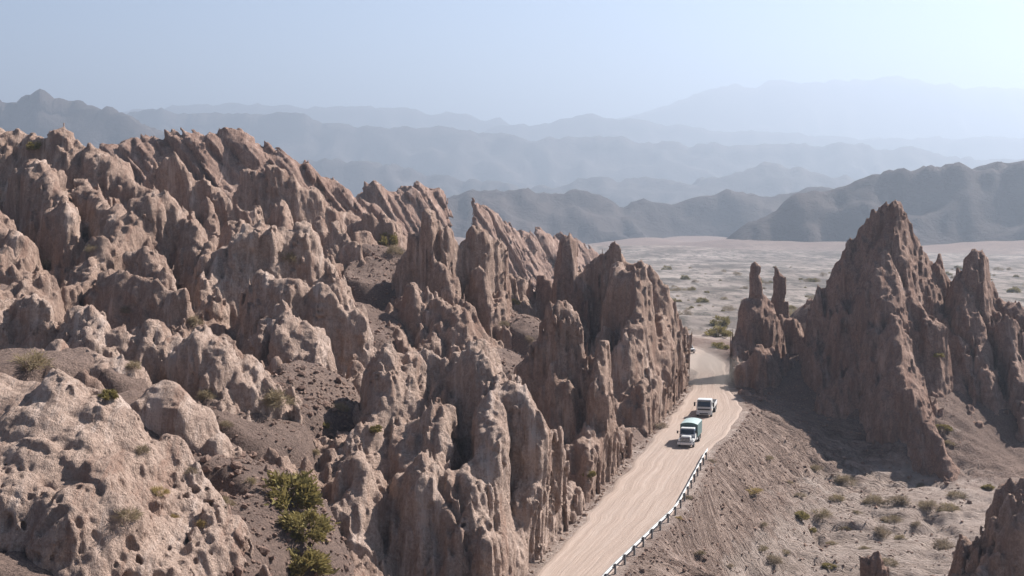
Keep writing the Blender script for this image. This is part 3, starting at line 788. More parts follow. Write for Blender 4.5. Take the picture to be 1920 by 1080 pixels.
def hill_field(X, Y, Z):
    x2, y2 = X[:, :, 0], Y[:, :, 0]
    sc = scree_mask(x2, y2)
    edge = sstep(1.0, 8.0, road_edges(y2)[0] - x2) * sstep(335, 305, y2) * sstep(66, 72, y2)
    b = np.abs(pn(x2 * 0.085, y2 * 0.085, 0.7, 201)) * 2.2
    b2 = np.abs(pn(x2 * 0.21, y2 * 0.21, 0.7, 202)) * 2.0
    hs = ground_smooth(x2, y2) - 2.2 + (1 - sc) * edge * (b * 4.2 + b2 * 1.2 - 2.6) - 3.0 * (1 - edge)
    return (Z - hs[:, :, None]) * 0.72
for yb, vx in (((72, 125), 0.2), ((124, 205), 0.28), ((204, 330), 0.45)):
    xa = -26 - yb[1] * 0.34
    zg = ground_smooth(*np.meshgrid(np.linspace(xa, 14, 12), np.linspace(yb[0], yb[1], 12)))
    ROCKS.append(dict(name="rocky_hillside", label=None, cat=None, style='hill', mat='tan', ridges=[], group=None, seed=400 + yb[0], field=hill_field,
                      box=[(xa, yb[0], zg.min() - 7.0), (14 if yb[1] < 210 else 8, yb[1], zg.max() + 7)], vox=vx, ))
with ThreadPoolExecutor(4) as ex:
    MESHES = list(ex.map(polygonise, ROCKS))
for spec, (V, Q) in zip(ROCKS, MESHES):
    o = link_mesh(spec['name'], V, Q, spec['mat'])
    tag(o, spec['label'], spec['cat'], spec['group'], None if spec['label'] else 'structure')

# ------------------------------------------------------------------ far mountain ranges
def far_range(name, crest, Yc0, depth, step, spur, rough, seed, Yc=None):
    q_ = Yc / Yc0; depth *= q_; step *= q_; spur *= q_; rough *= q_; zb = -140.0
    pts = sorted([at(px, py, Yc) for px, py in crest])
    xs = np.array([p[0] for p in pts]); zs = np.array([p[2] for p in pts])
    x = np.arange(xs[0] - depth * 0.6, xs[-1] + depth * 0.6, step)
    y = np.linspace(-1, 1, max(40, int(2 * depth / step * 0.8)))
    Xg, Tg = np.meshgrid(x, y, indexing='ij')
    Yg = Yc + Tg * depth
    s = 1 / spur
    wx = pn(Xg * s * 0.5, Yg * s * 0.5, 0.5, seed + 3) * spur * 0.45
    cz = np.interp(Xg + wx * 0.15, xs, zs)
    cz = cz + (np.abs(pn(Xg * s * 2.2, 0.5, 0.5, seed + 8)) * 1.4 - 0.35 + np.abs(pn(Xg * s * 6.1, 0.5, 0.5, seed + 9)) * 0.8 - 0.2) * rough * 1.3
    endf = sstep(xs[0] - depth * 0.6, xs[0], Xg) * sstep(xs[-1] + depth * 0.6, xs[-1], Xg)
    t = np.abs(Tg + pn(Xg * s * 0.6, 3.3, 0.5, seed + 4) * 0.16 * np.sign(Tg))
    prof = np.clip(1 - t, 0, 1) ** 1.35
    rid = 1 - np.abs(pn((Xg + wx) * s, Yg * s * 0.8, 1.5, seed)) * 2
    rid2 = 1 - np.abs(pn((Xg + wx) * s * 2.7, Yg * s * 2.4, 2.5, seed + 1)) * 2
    rid3 = 1 - np.abs(pn(Xg * s * 7, Yg * s * 4, 2.5, seed + 2)) * 2
    H = (cz - zb) * endf
    cut = (1 - rid) * 0.55 + (1 - rid2) * 0.22
    h = H * prof * (1 - np.clip(cut, 0, 0.8) * np.clip(t * 2.2, 0.0, 1)) + (rid3 - 0.6) * rough * endf * prof ** 0.3 + (rid2 - 0.5) * rough * 1.5 * endf * prof ** 0.3
    Z = zb + np.maximum(h, -2)
    o = link_mesh(name, np.stack([Xg, Yg, Z], -1).reshape(-1, 3), grid_faces(len(x), len(y)), 'ridge')
    o['kind'] = 'structure'
    return o
far_range("mountain_ridge", [(1540, 362), (1600, 342), (1680, 320), (1780, 306), (1850, 312), (1920, 304), (2050, 300), (2300, 320)], 1150, 270, 3.5, 110, 4.5, 40, Yc=1900)
far_range("mountain_ridge", [(700, 380), (870, 362), (960, 356), (1030, 366), (1100, 361), (1160, 374), (1240, 369), (1320, 363), (1380, 352), (1440, 361), (1500, 354), (1600, 350), (1750, 345)], 1420, 260, 4.0, 130, 4.0, 50, Yc=2700)
far_range("mountain_ridge", [(-400, 170), (-100, 165), (0, 180), (20, 192), (45, 186), (75, 171), (100, 183), (130, 192), (190, 202), (250, 218), (290, 240), (420, 290)], 2100, 320, 7, 150, 6.0, 60, Yc=4200)
far_range("mountain_ridge", [(420, 310), (590, 300), (640, 296), (720, 310), (800, 317), (870, 314), (960, 322), (1040, 336), (1110, 324), (1180, 334), (1300, 340), (1400, 316), (1460, 306), (1530, 326), (1640, 330), (1800, 335)], 2600, 300, 8, 150, 5.0, 70, Yc=5200)
far_range("mountain_ridge", [(-100, 215), (120, 212), (240, 206), (330, 210), (430, 211), (560, 216), (620, 228), (700, 236), (800, 238), (900, 246), (1010, 263), (1130, 255), (1280, 270), (1400, 272), (1560, 270), (1700, 276), (1790, 291), (1920, 300), (2100, 310)], 3800, 520, 12, 220, 7.0, 80, Yc=7200)
far_range("mountain_ridge", [(850, 250), (930, 231), (1030, 213), (1100, 216), (1200, 223), (1320, 241), (1560, 256), (1640, 251), (1700, 255), (1920, 256), (2200, 250)], 5400, 650, 20, 300, 8.0, 90, Yc=10000)
far_range("mountain_ridge", [(-100, 205), (100, 200), (240, 200), (330, 190), (420, 181), (500, 190), (560, 200), (640, 196), (780, 206), (920, 201), (980, 215)], 6300, 700, 22, 350, 8.0, 100, Yc=11500)
far_range("mountain_ridge", [(1000, 250), (1190, 216), (1250, 196), (1330, 166), (1375, 158), (1400, 164), (1440, 154), (1560, 153), (1600, 151), (1670, 144), (1760, 155), (1850, 165), (1920, 170), (2200, 185)], 7600, 1000, 26, 400, 10.0, 110, Yc=13500)

# ------------------------------------------------------------------ haze: one closed box of even thin air
hz_m = NT("thin_dust_haze")
pv = hz_m.n("ShaderNodeVolumePrincipled")
pv.inputs['Color'].default_value = (0.60, 0.692, 0.835, 1)
pv.inputs['Density'].default_value = HAZE_DENSITY
pv.inputs['Density Attribute'].default_value = ""
pv.inputs['Temperature Attribute'].default_value = ""
pv.inputs['Anisotropy'].default_value = 0.47
hz_m.l(pv.outputs[0], hz_m.out.inputs['Volume'])
x0, x1, y0, y1, z0, z1 = -19500, 19500, -900, 21500, -190, 1060
haze = link_mesh("haze", [(x0, y0, z0), (x1, y0, z0), (x1, y1, z0), (x0, y1, z0), (x0, y0, z1), (x1, y0, z1), (x1, y1, z1), (x0, y1, z1)],
                 [(3, 2, 1, 0), (4, 5, 6, 7), (0, 1, 5, 4), (1, 2, 6, 5), (2, 3, 7, 6), (3, 0, 4, 7)], hz_m.m, smooth=False)
haze['kind'] = 'stuff'

# ------------------------------------------------------------------ loose stones on the scree and the bank (nobody could count them)
bpy.context.view_layer.update()
DEPS = bpy.context.evaluated_depsgraph_get()
haze.hide_viewport = True
bpy.context.view_layer.update()
def hit(px, py):
    d = Vector(at(px, py, 100.0)) - cam.location
    ok, loc, nor, _, ob, _ = scene.ray_cast(bpy.context.evaluated_depsgraph_get(), cam.location, d.normalized(), distance=5000)
    return (loc, nor, ob.name) if ok else (None, None, '')

rs = np.random.default_rng(5)
ICO_V = []
ph = (1 + 5 ** 0.5) / 2
for a_, b_ in ((1, ph), (-1, ph), (1, -ph), (-1, -ph)):
    ICO_V += [(0, a_, b_), (a_, b_, 0), (b_, 0, a_)]
ICO_V = np.array(ICO_V, float); ICO_V /= np.linalg.norm(ICO_V[0])
ICO_F = []
for i in range(12):
    for j in range(i + 1, 12):
        for k_ in range(j + 1, 12):
            A_, B_, C_ = ICO_V[i], ICO_V[j], ICO_V[k_]
            if max(np.linalg.norm(A_ - B_), np.linalg.norm(B_ - C_), np.linalg.norm(A_ - C_)) < 1.1:
                ICO_F.append((i, j, k_) if np.dot(np.cross(B_ - A_, C_ - A_), A_) > 0 else (i, k_, j))
ICO_F = np.array(ICO_F)
def stones(name, X, Y, size, mat):
    Zs = ground_h(X, Y); n_ = len(X)
    V = ICO_V[None] * (1 + rs.uniform(-0.35, 0.35, (n_, 12, 1))) * rs.uniform(0.55, 1.3, (n_, 1, 3)) * size[:, None, None]
    ang = rs.uniform(0, 6.28, n_); ca, sa = np.cos(ang)[:, None], np.sin(ang)[:, None]
    V = np.stack([V[..., 0] * ca - V[..., 1] * sa, V[..., 0] * sa + V[..., 1] * ca, V[..., 2] * 0.75], -1)
    V += np.stack([X, Y, Zs + size * 0.2], -1)[:, None, :]
    Fc_ = (ICO_F[None] + (np.arange(n_) * 12)[:, None, None]).reshape(-1, 3)
    o = link_mesh(name, V.reshape(-1, 3), Fc_, mat, smooth=False)
    o['kind'] = 'stuff'
    return o
sx, sy = [], []
for a in SCREE[:16]:
    n_ = int(55 * a[3]); rr = a[3] * 1.3 * np.sqrt(rs.random(n_)); th = rs.uniform(0, 6.28, n_)
    sx.append(a[0] + rr * np.cos(th)); sy.append(a[1] + rr * np.sin(th))
sx = np.concatenate(sx); sy = np.concatenate(sy)
stones("scree_stones", sx, sy, np.clip(rs.lognormal(-2.2, 0.55, len(sx)), 0.05, 0.5), 'red')
n_ = 5200
sy = rs.uniform(100, 212, n_); sx = road_edges(sy)[1] + 1.0 + 30 * rs.random(n_) ** 1.4
stones("bank_stones", sx, sy, np.clip(rs.lognormal(-2.5, 0.5, n_), 0.04, 0.4), 'red')
n_ = 900
sy = rs.uniform(100, 215, n_); sx = road_edges(sy)[0] - 0.2 - 2.5 * rs.random(n_) ** 1.5
stones("roadside_stones", sx, sy, np.clip(rs.lognormal(-2.4, 0.5, n_), 0.05, 0.4), 'tan')

# ------------------------------------------------------------------ shrubs
def shrub_mesh(kind, seed, leaves):
    r_ = np.random.default_rng(seed)
    nclump = 16
    th = r_.uniform(0, 6.28, nclump); el = np.arccos(r_.uniform(0.0, 1, nclump)); rad = r_.uniform(0.45, 0.95, nclump)
    cl = np.stack([np.cos(th) * np.sin(el) * rad, np.sin(th) * np.sin(el) * rad, np.cos(el) * rad * 0.85 + 0.12], 1)
    idx = r_.integers(0, nclump, leaves)
    sp = 0.24 if kind != 'dry' else 0.34
    c = cl[idx] + r_.normal(0, sp * 0.55, (leaves, 3))
    c[:, 2] = np.abs(c[:, 2])
    L = r_.uniform(0.05, 0.12, leaves) * (1.0 if kind != 'dry' else 1.7)
    W = L * (0.45 if kind != 'dry' else 0.13)
    if kind == 'straw': W *= 0.4; L *= 1.8
    d = c / (np.linalg.norm(c, axis=1)[:, None] + 1e-6) + r_.normal(0, 0.5, (leaves, 3)); d /= np.linalg.norm(d, axis=1)[:, None]
    q = np.cross(d, r_.normal(0, 1, (leaves, 3))); q /= np.linalg.norm(q, axis=1)[:, None]
    V = np.stack([c - q * W[:, None], c + q * W[:, None], c + d * L[:, None] * 2 + q * W[:, None] * 0.4, c + d * L[:, None] * 2 - q * W[:, None] * 0.4], 1).reshape(-1, 3)
    Fq = np.arange(leaves * 4).reshape(-1, 4)
    # stems: thin three-sided tapering twigs from the root to the clumps
    SV, SF = [], []
    for p in cl:
        b0 = np.array([p[0] * 0.08, p[1] * 0.08, -0.08]); m_ = p * 0.55 + r_.normal(0, 0.05, 3)
        for q0, q1, r0, r1 in ((b0, m_, 0.03, 0.02), (m_, p, 0.02, 0.006)):
            i0 = len(SV)
            for qq, rr in ((q0, r0), (q1, r1)):
                for a in range(3): SV.append(qq + rr * np.array([math.cos(a * 2.09), math.sin(a * 2.09), 0]))
            for a in range(3): SF.append((i0 + a, i0 + (a + 1) % 3, i0 + 3 + (a + 1) % 3, i0 + 3 + a))
    return V, Fq, np.array(SV), np.array(SF)
SHRUB = {}
for kind, mat, nl in (('green', 'leaf_green', 2600), ('dry', 'leaf_dry', 1000), ('straw', 'leaf_yellow', 1300)):
    for v_ in range(3):
        V, Fq, SV, SF = shrub_mesh(kind, 31 * v_ + len(kind), nl)
        fo = link_mesh("foliage", V, Fq, mat, smooth=False); stm = link_mesh("stems", SV, SF, 'wood', smooth=False)
        SHRUB[kind, v_] = (fo.data, stm.data)
        bpy.data.objects.remove(fo); bpy.data.objects.remove(stm)
        V2 = np.concatenate([V[:nl * 2], SV]); F2 = np.concatenate([Fq[:nl // 2], SF + nl * 2])
        so = link_mesh("desert_shrub", V2, F2, mat, smooth=False); SHRUB[kind, v_, 'far'] = so.data
        bpy.data.objects.remove(so)
rnd = random.Random(11)
def shrub(loc, width, kind, label, group, parts=True, height=0.8):
    v_ = rnd.randrange(3); sc = (width * 0.5, width * 0.5 * rnd.uniform(0.85, 1.15), width * 0.5 * height * rnd.uniform(0.9, 1.2))
    rot = (0, 0, rnd.uniform(0, 6.28))
    if parts:
        e = bpy.data.objects.new("desert_shrub", None); e.empty_display_size = 0.3
        COL.objects.link(e)
        for nm, me in (("foliage", SHRUB[kind, v_][0]), ("stems", SHRUB[kind, v_][1])):
            c = bpy.data.objects.new(nm, me); COL.objects.link(c); c.parent = e
    else:
        e = bpy.data.objects.new("desert_shrub", SHRUB[kind, v_, 'far']); COL.objects.link(e)
    e.location = loc; e.scale = sc; e.rotation_euler = rot
    return tag(e, label, "shrub", group)
LAB = {('green', 0): ("olive green desert shrub rooted among the rocks", "green shrubs among the rocks"), ('dry', 0): ("dry brown desert shrub rooted among rocks or gravel left of the road", "dry shrubs on the rocky slope"),
       ('straw', 0): ("straw yellow desert shrub at the foot of the rocks left of the road", "straw shrubs left of the road"),
       ('green', 1): ("dark green desert shrub right of the road", "green shrubs right of the road"), ('dry', 1): ("dry brown desert shrub on the bank and sandy wash right of the road", "dry shrubs of the wash"),
       ('straw', 1): ("straw yellow desert shrub on the bank below the guardrail", "straw shrubs on the bank")}
BIG = [(545, 945, 120, "large olive green bush, uppermost of three in the gravel gully"), (572, 1000, 108, "large yellowish green bush, middle one of three in the gravel gully"), (568, 1072, 112, "large dull green bush, lowest of three in the gravel gully")]
for px, py, w, lab in BIG:
    loc, nor, nm = hit(px, py)
    shrub(loc - Vector((0, 0, 0.15)), w / FPX * loc.y, 'green', lab, None, True, 0.8)
SH = [(205, 745, 40, 'green'), (703, 808, 28, 'green'), (300, 925, 34, 'straw'), (240, 972, 52, 'dry'), (60, 690, 60, 'dry'), (250, 690, 30, 'dry'), (390, 745, 38, 'dry'), (520, 757, 54, 'dry'), (325, 970, 22, 'straw'), (380, 985, 24, 'straw'),
      (365, 607, 32, 'dry'), (545, 490, 32, 'dry'), (85, 505, 42, 'dry'), (65, 280, 34, 'green'), (728, 458, 44, 'green'), (742, 476, 32, 'dry'), (240, 585, 28, 'dry'), (425, 945, 32, 'dry'), (360, 885, 26, 'dry'), (425, 800, 24, 'dry'), (268, 850, 34, 'dry'),
      (1105, 892, 24, 'green'), (1196, 862, 34, 'straw'), (1238, 802, 24, 'dry'), (962, 570, 26, 'green'), (640, 770, 30, 'dry'), (590, 850, 22, 'dry'), (470, 905, 26, 'dry'), (610, 800, 20, 'green'), (170, 470, 26, 'dry'), (990, 640, 22, 'dry'), (945, 610, 22, 'dry'),
      (1410, 922, 42, 'straw'), (1335, 866, 20, 'dry'), (1288, 935, 26, 'dry'), (1272, 972, 20, 'straw'), (1500, 972, 48, 'green'), (1540, 967, 52, 'dry'), (1520, 996, 32, 'green'), (1565, 937, 42, 'dry'), (1590, 905, 52, 'dry'), (1635, 942, 46, 'dry'), (1680, 942, 52, 'dry'),
      (1745, 952, 60, 'dry'), (1775, 956, 50, 'dry'), (1650, 1002, 52, 'dry'), (1672, 978, 42, 'dry'), (1445, 1052, 52, 'dry'), (1428, 1030, 28, 'dry'), (1555, 1062, 34, 'green'), (1665, 1058, 40, 'dry'), (1765, 1028, 60, 'dry'), (1310, 1038, 26, 'dry'), (1370, 1062, 22, 'dry'),
      (1470, 1036, 24, 'dry'), (1585, 992, 26, 'dry'), (1608, 962, 22, 'dry'), (1772, 805, 42, 'green'), (1780, 832, 32, 'dry'), (1760, 668, 28, 'green'), (1850, 915, 34, 'green'), (1430, 985, 24, 'dry'), (1795, 932, 42, 'dry'), (1730, 912, 30, 'dry'), (1530, 880, 30, 'dry'), (1440, 860, 24, 'dry'),
      (1690, 1010, 30, 'dry'), (1560, 1020, 26, 'dry'), (1500, 930, 26, 'dry'), (1480, 905, 20, 'dry'), (1620, 1030, 24, 'dry'), (1720, 985, 30, 'dry')]
OWN = {(205, 745): "olive shrub in the notch between the pocked dome and the rounded hump", (703, 808): "small bright green shrub perched on the left flank of the front outcrop",
       (65, 280): "green shrub high on the rugged skyline crest", (728, 458): "green shrub on the scree beside the squared rock block", (1105, 892): "green shrub at the foot of the ribbed fin near the road",
       (962, 570): "green shrub on the saddle between the column cluster and the pass fin", (610, 800): "small green shrub on the gravel slope left of the front outcrop",
       (300, 925): "straw yellow tuft at the lower right edge of the pocked dome", (1196, 862): "straw yellow shrub at the road edge between the ribbed fin and the pass fin",
       (1410, 922): "large straw yellow shrub halfway down the bank below the guardrail", (1272, 972): "small straw yellow shrub right beside the guardrail",
       (1772, 805): "green shrub against the lower front ridge of the great pyramid", (1760, 668): "green shrub in the shaded cleft high on the great pyramid", (1850, 915): "dark green shrub at the shaded foot of the great pyramid",
       (1335, 866): "dry shrub at the upper end of the guardrail"}
for px, py, w, kind in SH:
    loc, nor, nm = hit(px, py)
    if loc is None or nm.startswith('dirt_road'): continue
    lab = LAB[kind, 0 if px < 1250 else 1]
    if (px, py) in OWN: lab = (OWN[px, py], None)
    shrub(loc - Vector((0, 0, 0.06)), w * (1.0 if px < 1250 else 0.82) / FPX * loc.y, kind, lab[0], lab[1], True, 0.8 if px < 1250 else 0.55)
nv = 0
while nv < 280:
    Yv = 262 + 700 * rs.random() ** 1.3; Xv = rs.uniform(-0.02, 0.40) * Yv
    if road_out(np.array(Xv), np.array(Yv)) < 2.0: continue
    if pn(Xv * 0.03, Yv * 0.03, 0.5, 77) < -0.12 : continue
    shrub((Xv, Yv, float(ground_h(np.array([Xv]), np.array([Yv]))[0]) - 0.05), float(np.clip(rs.lognormal(1.0, 0.5), 0.9, 7.0)), 'green' if rs.random() < 0.45 else 'dry', "small desert shrub dotted on the pale river bed beyond the pass", "shrubs on the river bed", False, 0.7)
    nv += 1
haze.hide_viewport = False

# ------------------------------------------------------------------ guardrail along the outer road edge
ge = bpy.data.objects.new("guardrail", None); COL.objects.link(ge)
tag(ge, "galvanised steel guardrail on short posts along the outer edge of the dirt road", "guardrail")
gp = []
yy_ = np.arange(74.0, 162.5, 0.25)
gxr = np.convolve(np.pad(np.interp(yy_, _yr, _xr), 12, 'edge'), np.ones(25) / 25, 'valid') + 0.25
gpath = np.stack([gxr, yy_], 1)
seg = np.concatenate([[0], np.cumsum(np.linalg.norm(np.diff(gpath, axis=0), axis=1))])
def gpt(sv):
    x_ = np.interp(sv, seg, gpath[:, 0]); y_ = np.interp(sv, seg, gpath[:, 1])
    dx = np.interp(sv + 0.3, seg, gpath[:, 0]) - np.interp(sv - 0.3, seg, gpath[:, 0]); dy = np.interp(sv + 0.3, seg, gpath[:, 1]) - np.interp(sv - 0.3, seg, gpath[:, 1])
    l_ = math.hypot(dx, dy) + 1e-9
    return np.array([x_, y_]), np.array([dx, dy]) / l_
PROF = [(0.00, 0.46), (0.0, 0.49), (-0.07, 0.53), (-0.07, 0.57), (0.0, 0.61), (-0.07, 0.66), (-0.07, 0.70), (0.0, 0.74), (0.0, 0.77)]
PROF = PROF + [(p_[0] + 0.012, p_[1]) for p_ in PROF[::-1]]
L_ = 3.0
total = seg[-1]
k_ = 0
ge.location = (float(gpath[0, 0]), float(gpath[0, 1]), 0)
off = np.array([gpath[0, 0], gpath[0, 1], 0])
while (k_ + 1) * L_ <= total:
    V, Fq = [], []
    wob = rnd.uniform(-0.03, 0.03)
    ss = np.linspace(k_ * L_ - 0.06, (k_ + 1) * L_ + 0.06, 5)
    for sv in ss:
        p_, d_ = gpt(np.clip(sv, 0, total)); nrm = np.array([d_[1], -d_[0]])
        for a, b in PROF: V.append(np.array([p_[0] + nrm[0] * (a + 0.004 * (k_ % 2)), p_[1] + nrm[1] * (a + 0.004 * (k_ % 2)), b + wob + 0.03]) - off)
    n_ = len(PROF)
    for i in range(len(ss) - 1):
        for j in range(n_): Fq.append((i * n_ + j, i * n_ + (j + 1) % n_, (i + 1) * n_ + (j + 1) % n_, (i + 1) * n_ + j))
    link_mesh("rail", V, Fq, 'steel', ge, smooth=False)
    p_, d_ = gpt(k_ * L_ + 0.2); nrm = np.array([d_[1], -d_[0]])
    V, Fq = [], []
    for (n0, n1, z0_, z1_, hw) in ((0.02, 0.09, 0.48, 0.74, 0.06), (0.09, 0.24, -0.9, 0.80, 0.075)):
        i0 = len(V)
        for zc in (z0_, z1_):
            for a, b in ((n0, -hw), (n1, -hw), (n1, hw), (n0, hw)):
                V.append(np.array([p_[0] + nrm[0] * a + d_[0] * b, p_[1] + nrm[1] * a + d_[1] * b, zc]) - off)
        for f in ((3, 2, 1, 0), (4, 5, 6, 7), (0, 1, 5, 4), (1, 2, 6, 5), (2, 3, 7, 6), (3, 0, 4, 7)): Fq.append(tuple(i0 + q for q in f))
    link_mesh("post", V, Fq, 'post_steel', ge, smooth=False)
    k_ += 1

# ------------------------------------------------------------------ vehicles
import bmesh
def part(name, mat, parent, boxes, bevel=0.03, smooth=False):
    """boxes: (x0,x1,y0,y1,z0,z1[,top inset x, top shift y front, top shift y back])"""
    bm = bmesh.new()
    for b in boxes:
        x0, x1, y0, y1, z0, z1 = b[:6]
        ix, f, r_ = b[6:9] if len(b) > 6 else (0, 0, 0)
        vs = [bm.verts.new(v) for v in ((x0, y0, z0), (x1, y0, z0), (x1, y1, z0), (x0, y1, z0), (x0 + ix, y0 + f, z1), (x1 - ix, y0 + f, z1), (x1 - ix, y1 - r_, z1), (x0 + ix, y1 - r_, z1))]
        for q in ((3, 2, 1, 0), (4, 5, 6, 7), (0, 1, 5, 4), (1, 2, 6, 5), (2, 3, 7, 6), (3, 0, 4, 7)): bm.faces.new([vs[i] for i in q])
    if bevel: bmesh.ops.bevel(bm, geom=list(bm.edges), offset=bevel, segments=2, affect='EDGES', clamp_overlap=True)
    me = bpy.data.meshes.new(name); bm.to_mesh(me); bm.free()
    me.materials.append(MATS[mat])
    o = bpy.data.objects.new(name, me); COL.objects.link(o); o.parent = parent
    return o
def lathe_x(name, mat, parent, prof, xc, yc, zc, n=20):
    V, Fq = [], []
    for (xx, rr) in prof:
        for a in range(n): V.append((xc + xx, yc + rr * math.cos(a * 2 * math.pi / n), zc + rr * math.sin(a * 2 * math.pi / n)))
    m_ = len(prof)
    for i in range(m_ - 1):
        for a in range(n): Fq.append((i * n + a, i * n + (a + 1) % n, (i + 1) * n + (a + 1) % n, (i + 1) * n + a))
    Fq.append(tuple(range(n))[::-1]); Fq.append(tuple((m_ - 1) * n + a for a in range(n)))
    return link_mesh(name, V, Fq, mat, parent, smooth=False)
def wheel(parent, x, y, r_, w):
    t_ = lathe_x("wheel", 'rubber', parent, [(-w / 2, r_ * 0.62), (-w / 2, r_ * 0.93), (-w * 0.36, r_), (w * 0.36, r_), (w / 2, r_ * 0.93), (w / 2, r_ * 0.62)], x, y, r_)
    sgn = 1 if x > 0 else -1
    h_ = lathe_x("rim", 'hub', t_, [(0, r_ * 0.6), (0.03 * sgn, r_ * 0.58), (-0.02 * sgn, r_ * 0.42), (0.04 * sgn, r_ * 0.25), (0.06 * sgn, r_ * 0.12)], x + sgn * (w / 2 - 0.02), y, r_, 14)
def vehicle(name, label, cat, px, py, heading, size=1.0):
    e = bpy.data.objects.new(name, None); COL.objects.link(e)
    p_ = atz(px, py, 0.0)
    e.location = (p_[0], p_[1], 0.03 - 0.02 * max(0, p_[1] - 262)); e.rotation_euler = (0, 0, heading); e.scale = (size,) * 3
    return tag(e, label, cat)

# bonneted lorry with a canvas tilt; front faces local -Y, origin under the front axle
t1 = vehicle("canvas_truck", "bonneted lorry with a green canvas cover driving ahead of the white flatbed truck", "truck", 1287, 838, R(-16), 0.84)
part("chassis", 'chassis', t1, [(-0.45, 0.45, -0.9, 6.1, 0.55, 0.8), (-1.0, 1.0, 3.9, 4.1, 0.45, 0.6)])
part("bumper", 'silver_paint', t1, [(-1.12, 1.12, -1.22, -0.98, 0.48, 0.82)])
hd = part("hood", 'white_paint', t1, [(-0.72, 0.72, -1.0, 0.55, 0.85, 1.62, 0.06, 0.12, 0.0)], 0.07)
part("fender", 'white_paint', t1, [(-1.14, -0.66, -0.85, 0.55, 0.80, 1.22, 0.08, 0.2, 0.0)], 0.07)
part("fender", 'white_paint', t1, [(0.66, 1.14, -0.85, 0.55, 0.80, 1.22, 0.08, 0.2, 0.0)], 0.07)
gr = part("grille", 'black_trim', t1, [(-0.58, 0.58, -1.05, -0.94, 0.90, 1.42)], 0.02)
for i in range(4): part("grille_bar", 'silver_paint', gr, [(-0.56, 0.56, -1.075, -1.045, 0.97 + i * 0.11, 1.01 + i * 0.11)], 0.008)
for sx_ in (-1, 1):
    part("headlight", 'lamp', t1, [(sx_ * 0.88 - 0.14, sx_ * 0.88 + 0.14, -0.93, -0.78, 0.92, 1.14)], 0.03)
cb = part("cab", 'blue_dark', t1, [(-1.08, 1.08, 0.5, 2.05, 0.8, 1.65), (-1.06, 1.06, 0.52, 2.05, 1.63, 2.42, 0.08, 0.22, 0.02)], 0.06)
part("windscreen", 'dark_glass', cb, [(-0.93, 0.93, 0.50, 0.60, 1.68, 2.28, 0.06, 0.19, -0.19)], 0.015)
part("roof", 'white_paint', cb, [(-1.0, 1.0, 0.72, 2.03, 2.38, 2.50, 0.06, 0.05, 0.02)], 0.04)
part("bonnet_cowl", 'white_paint', cb, [(-1.04, 1.04, 0.44, 0.62, 1.40, 1.70, 0.03, 0.04, 0)], 0.03)
for sx_ in (-1, 1):
    dr = part("door", 'white_paint', cb, [(sx_ * 1.10 - 0.02, sx_ * 1.10 + 0.02, 0.72, 1.85, 0.85, 1.66)], 0.01)
    part("handle", 'black_trim', dr, [(sx_ * 1.135 - 0.015, sx_ * 1.135 + 0.015, 1.6, 1.78, 1.42, 1.47)], 0.005)
    part("side_window", 'dark_glass', cb, [(sx_ * 1.045 - 0.02, sx_ * 1.045 + 0.02, 0.85, 1.8, 1.70, 2.2)], 0.01)
    mr = part("mirror", 'black_trim', t1, [(sx_ * 1.38 - 0.11, sx_ * 1.38 + 0.11, 0.60, 0.68, 1.72, 2.12), (sx_ * 1.2 - 0.14, sx_ * 1.2 + 0.14, 0.66, 0.70, 1.95, 1.99)], 0.015)
part("cargo_bed", 'canvas_side', t1, [(-1.22, 1.22, 2.2, 6.4, 0.95, 1.75)], 0.03)
for i in range(4):
    for sx_ in (-1, 1): part("side_plank", 'canvas_side', t1, [(sx_ * 1.235 - 0.02, sx_ * 1.235 + 0.02, 2.22, 6.38, 1.0 + i * 0.19, 1.16 + i * 0.19)], 0.01)
# canvas tilt: an arched cover over hoops, sagging a little between them
V, Fq = [], []
ny_, na = 25, 15
for i in range(ny_):
    yq = 2.16 + 4.28 * i / (ny_ - 1)
    sag = 0.035 * abs(math.sin(math.pi * i / 6.0))
    for j in range(na):
        u_ = -1 + 2 * j / (na - 1)
        if abs(u_) > 0.72: xq = math.copysign(1.25, u_); zq = 1.70 + (1 - abs(u_)) / 0.28 * 1.12
        else: xq = u_ / 0.72 * 1.25; zq = 2.82 + 0.26 * (1 - (abs(u_) / 0.72) ** 2.2) - sag
        V.append((xq * (1 - 0.01 * (sag > 0.02)), yq, zq))
for i in range(ny_ - 1):
    for j in range(na - 1): Fq.append((i * na + j, i * na + j + 1, (i + 1) * na + j + 1, (i + 1) * na + j))
Fq.append(tuple(range(na))[::-1]); Fq.append(tuple((ny_ - 1) * na + j for j in range(na)))
tilt = link_mesh("canvas_cover", V, Fq, 'canvas_side', t1, smooth=False)
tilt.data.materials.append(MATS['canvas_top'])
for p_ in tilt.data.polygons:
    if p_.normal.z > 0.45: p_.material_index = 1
for sx_ in (-1, 1):
    wheel(t1, sx_ * 0.98, 0.0, 0.48, 0.28)
    wheel(t1, sx_ * 0.95, 4.6, 0.48, 0.50)
    part("mudguard", 'black_trim', t1, [(sx_ * 0.98 - 0.28, sx_ * 0.98 + 0.28, 5.2, 5.25, 0.3, 0.95)], 0.01)
for sx_ in (-1, 1): part("fuel_tank", 'silver_paint', t1, [(sx_ * 0.85 - 0.28, sx_ * 0.85 + 0.28, 2.3, 3.5, 0.5, 0.92)], 0.08)

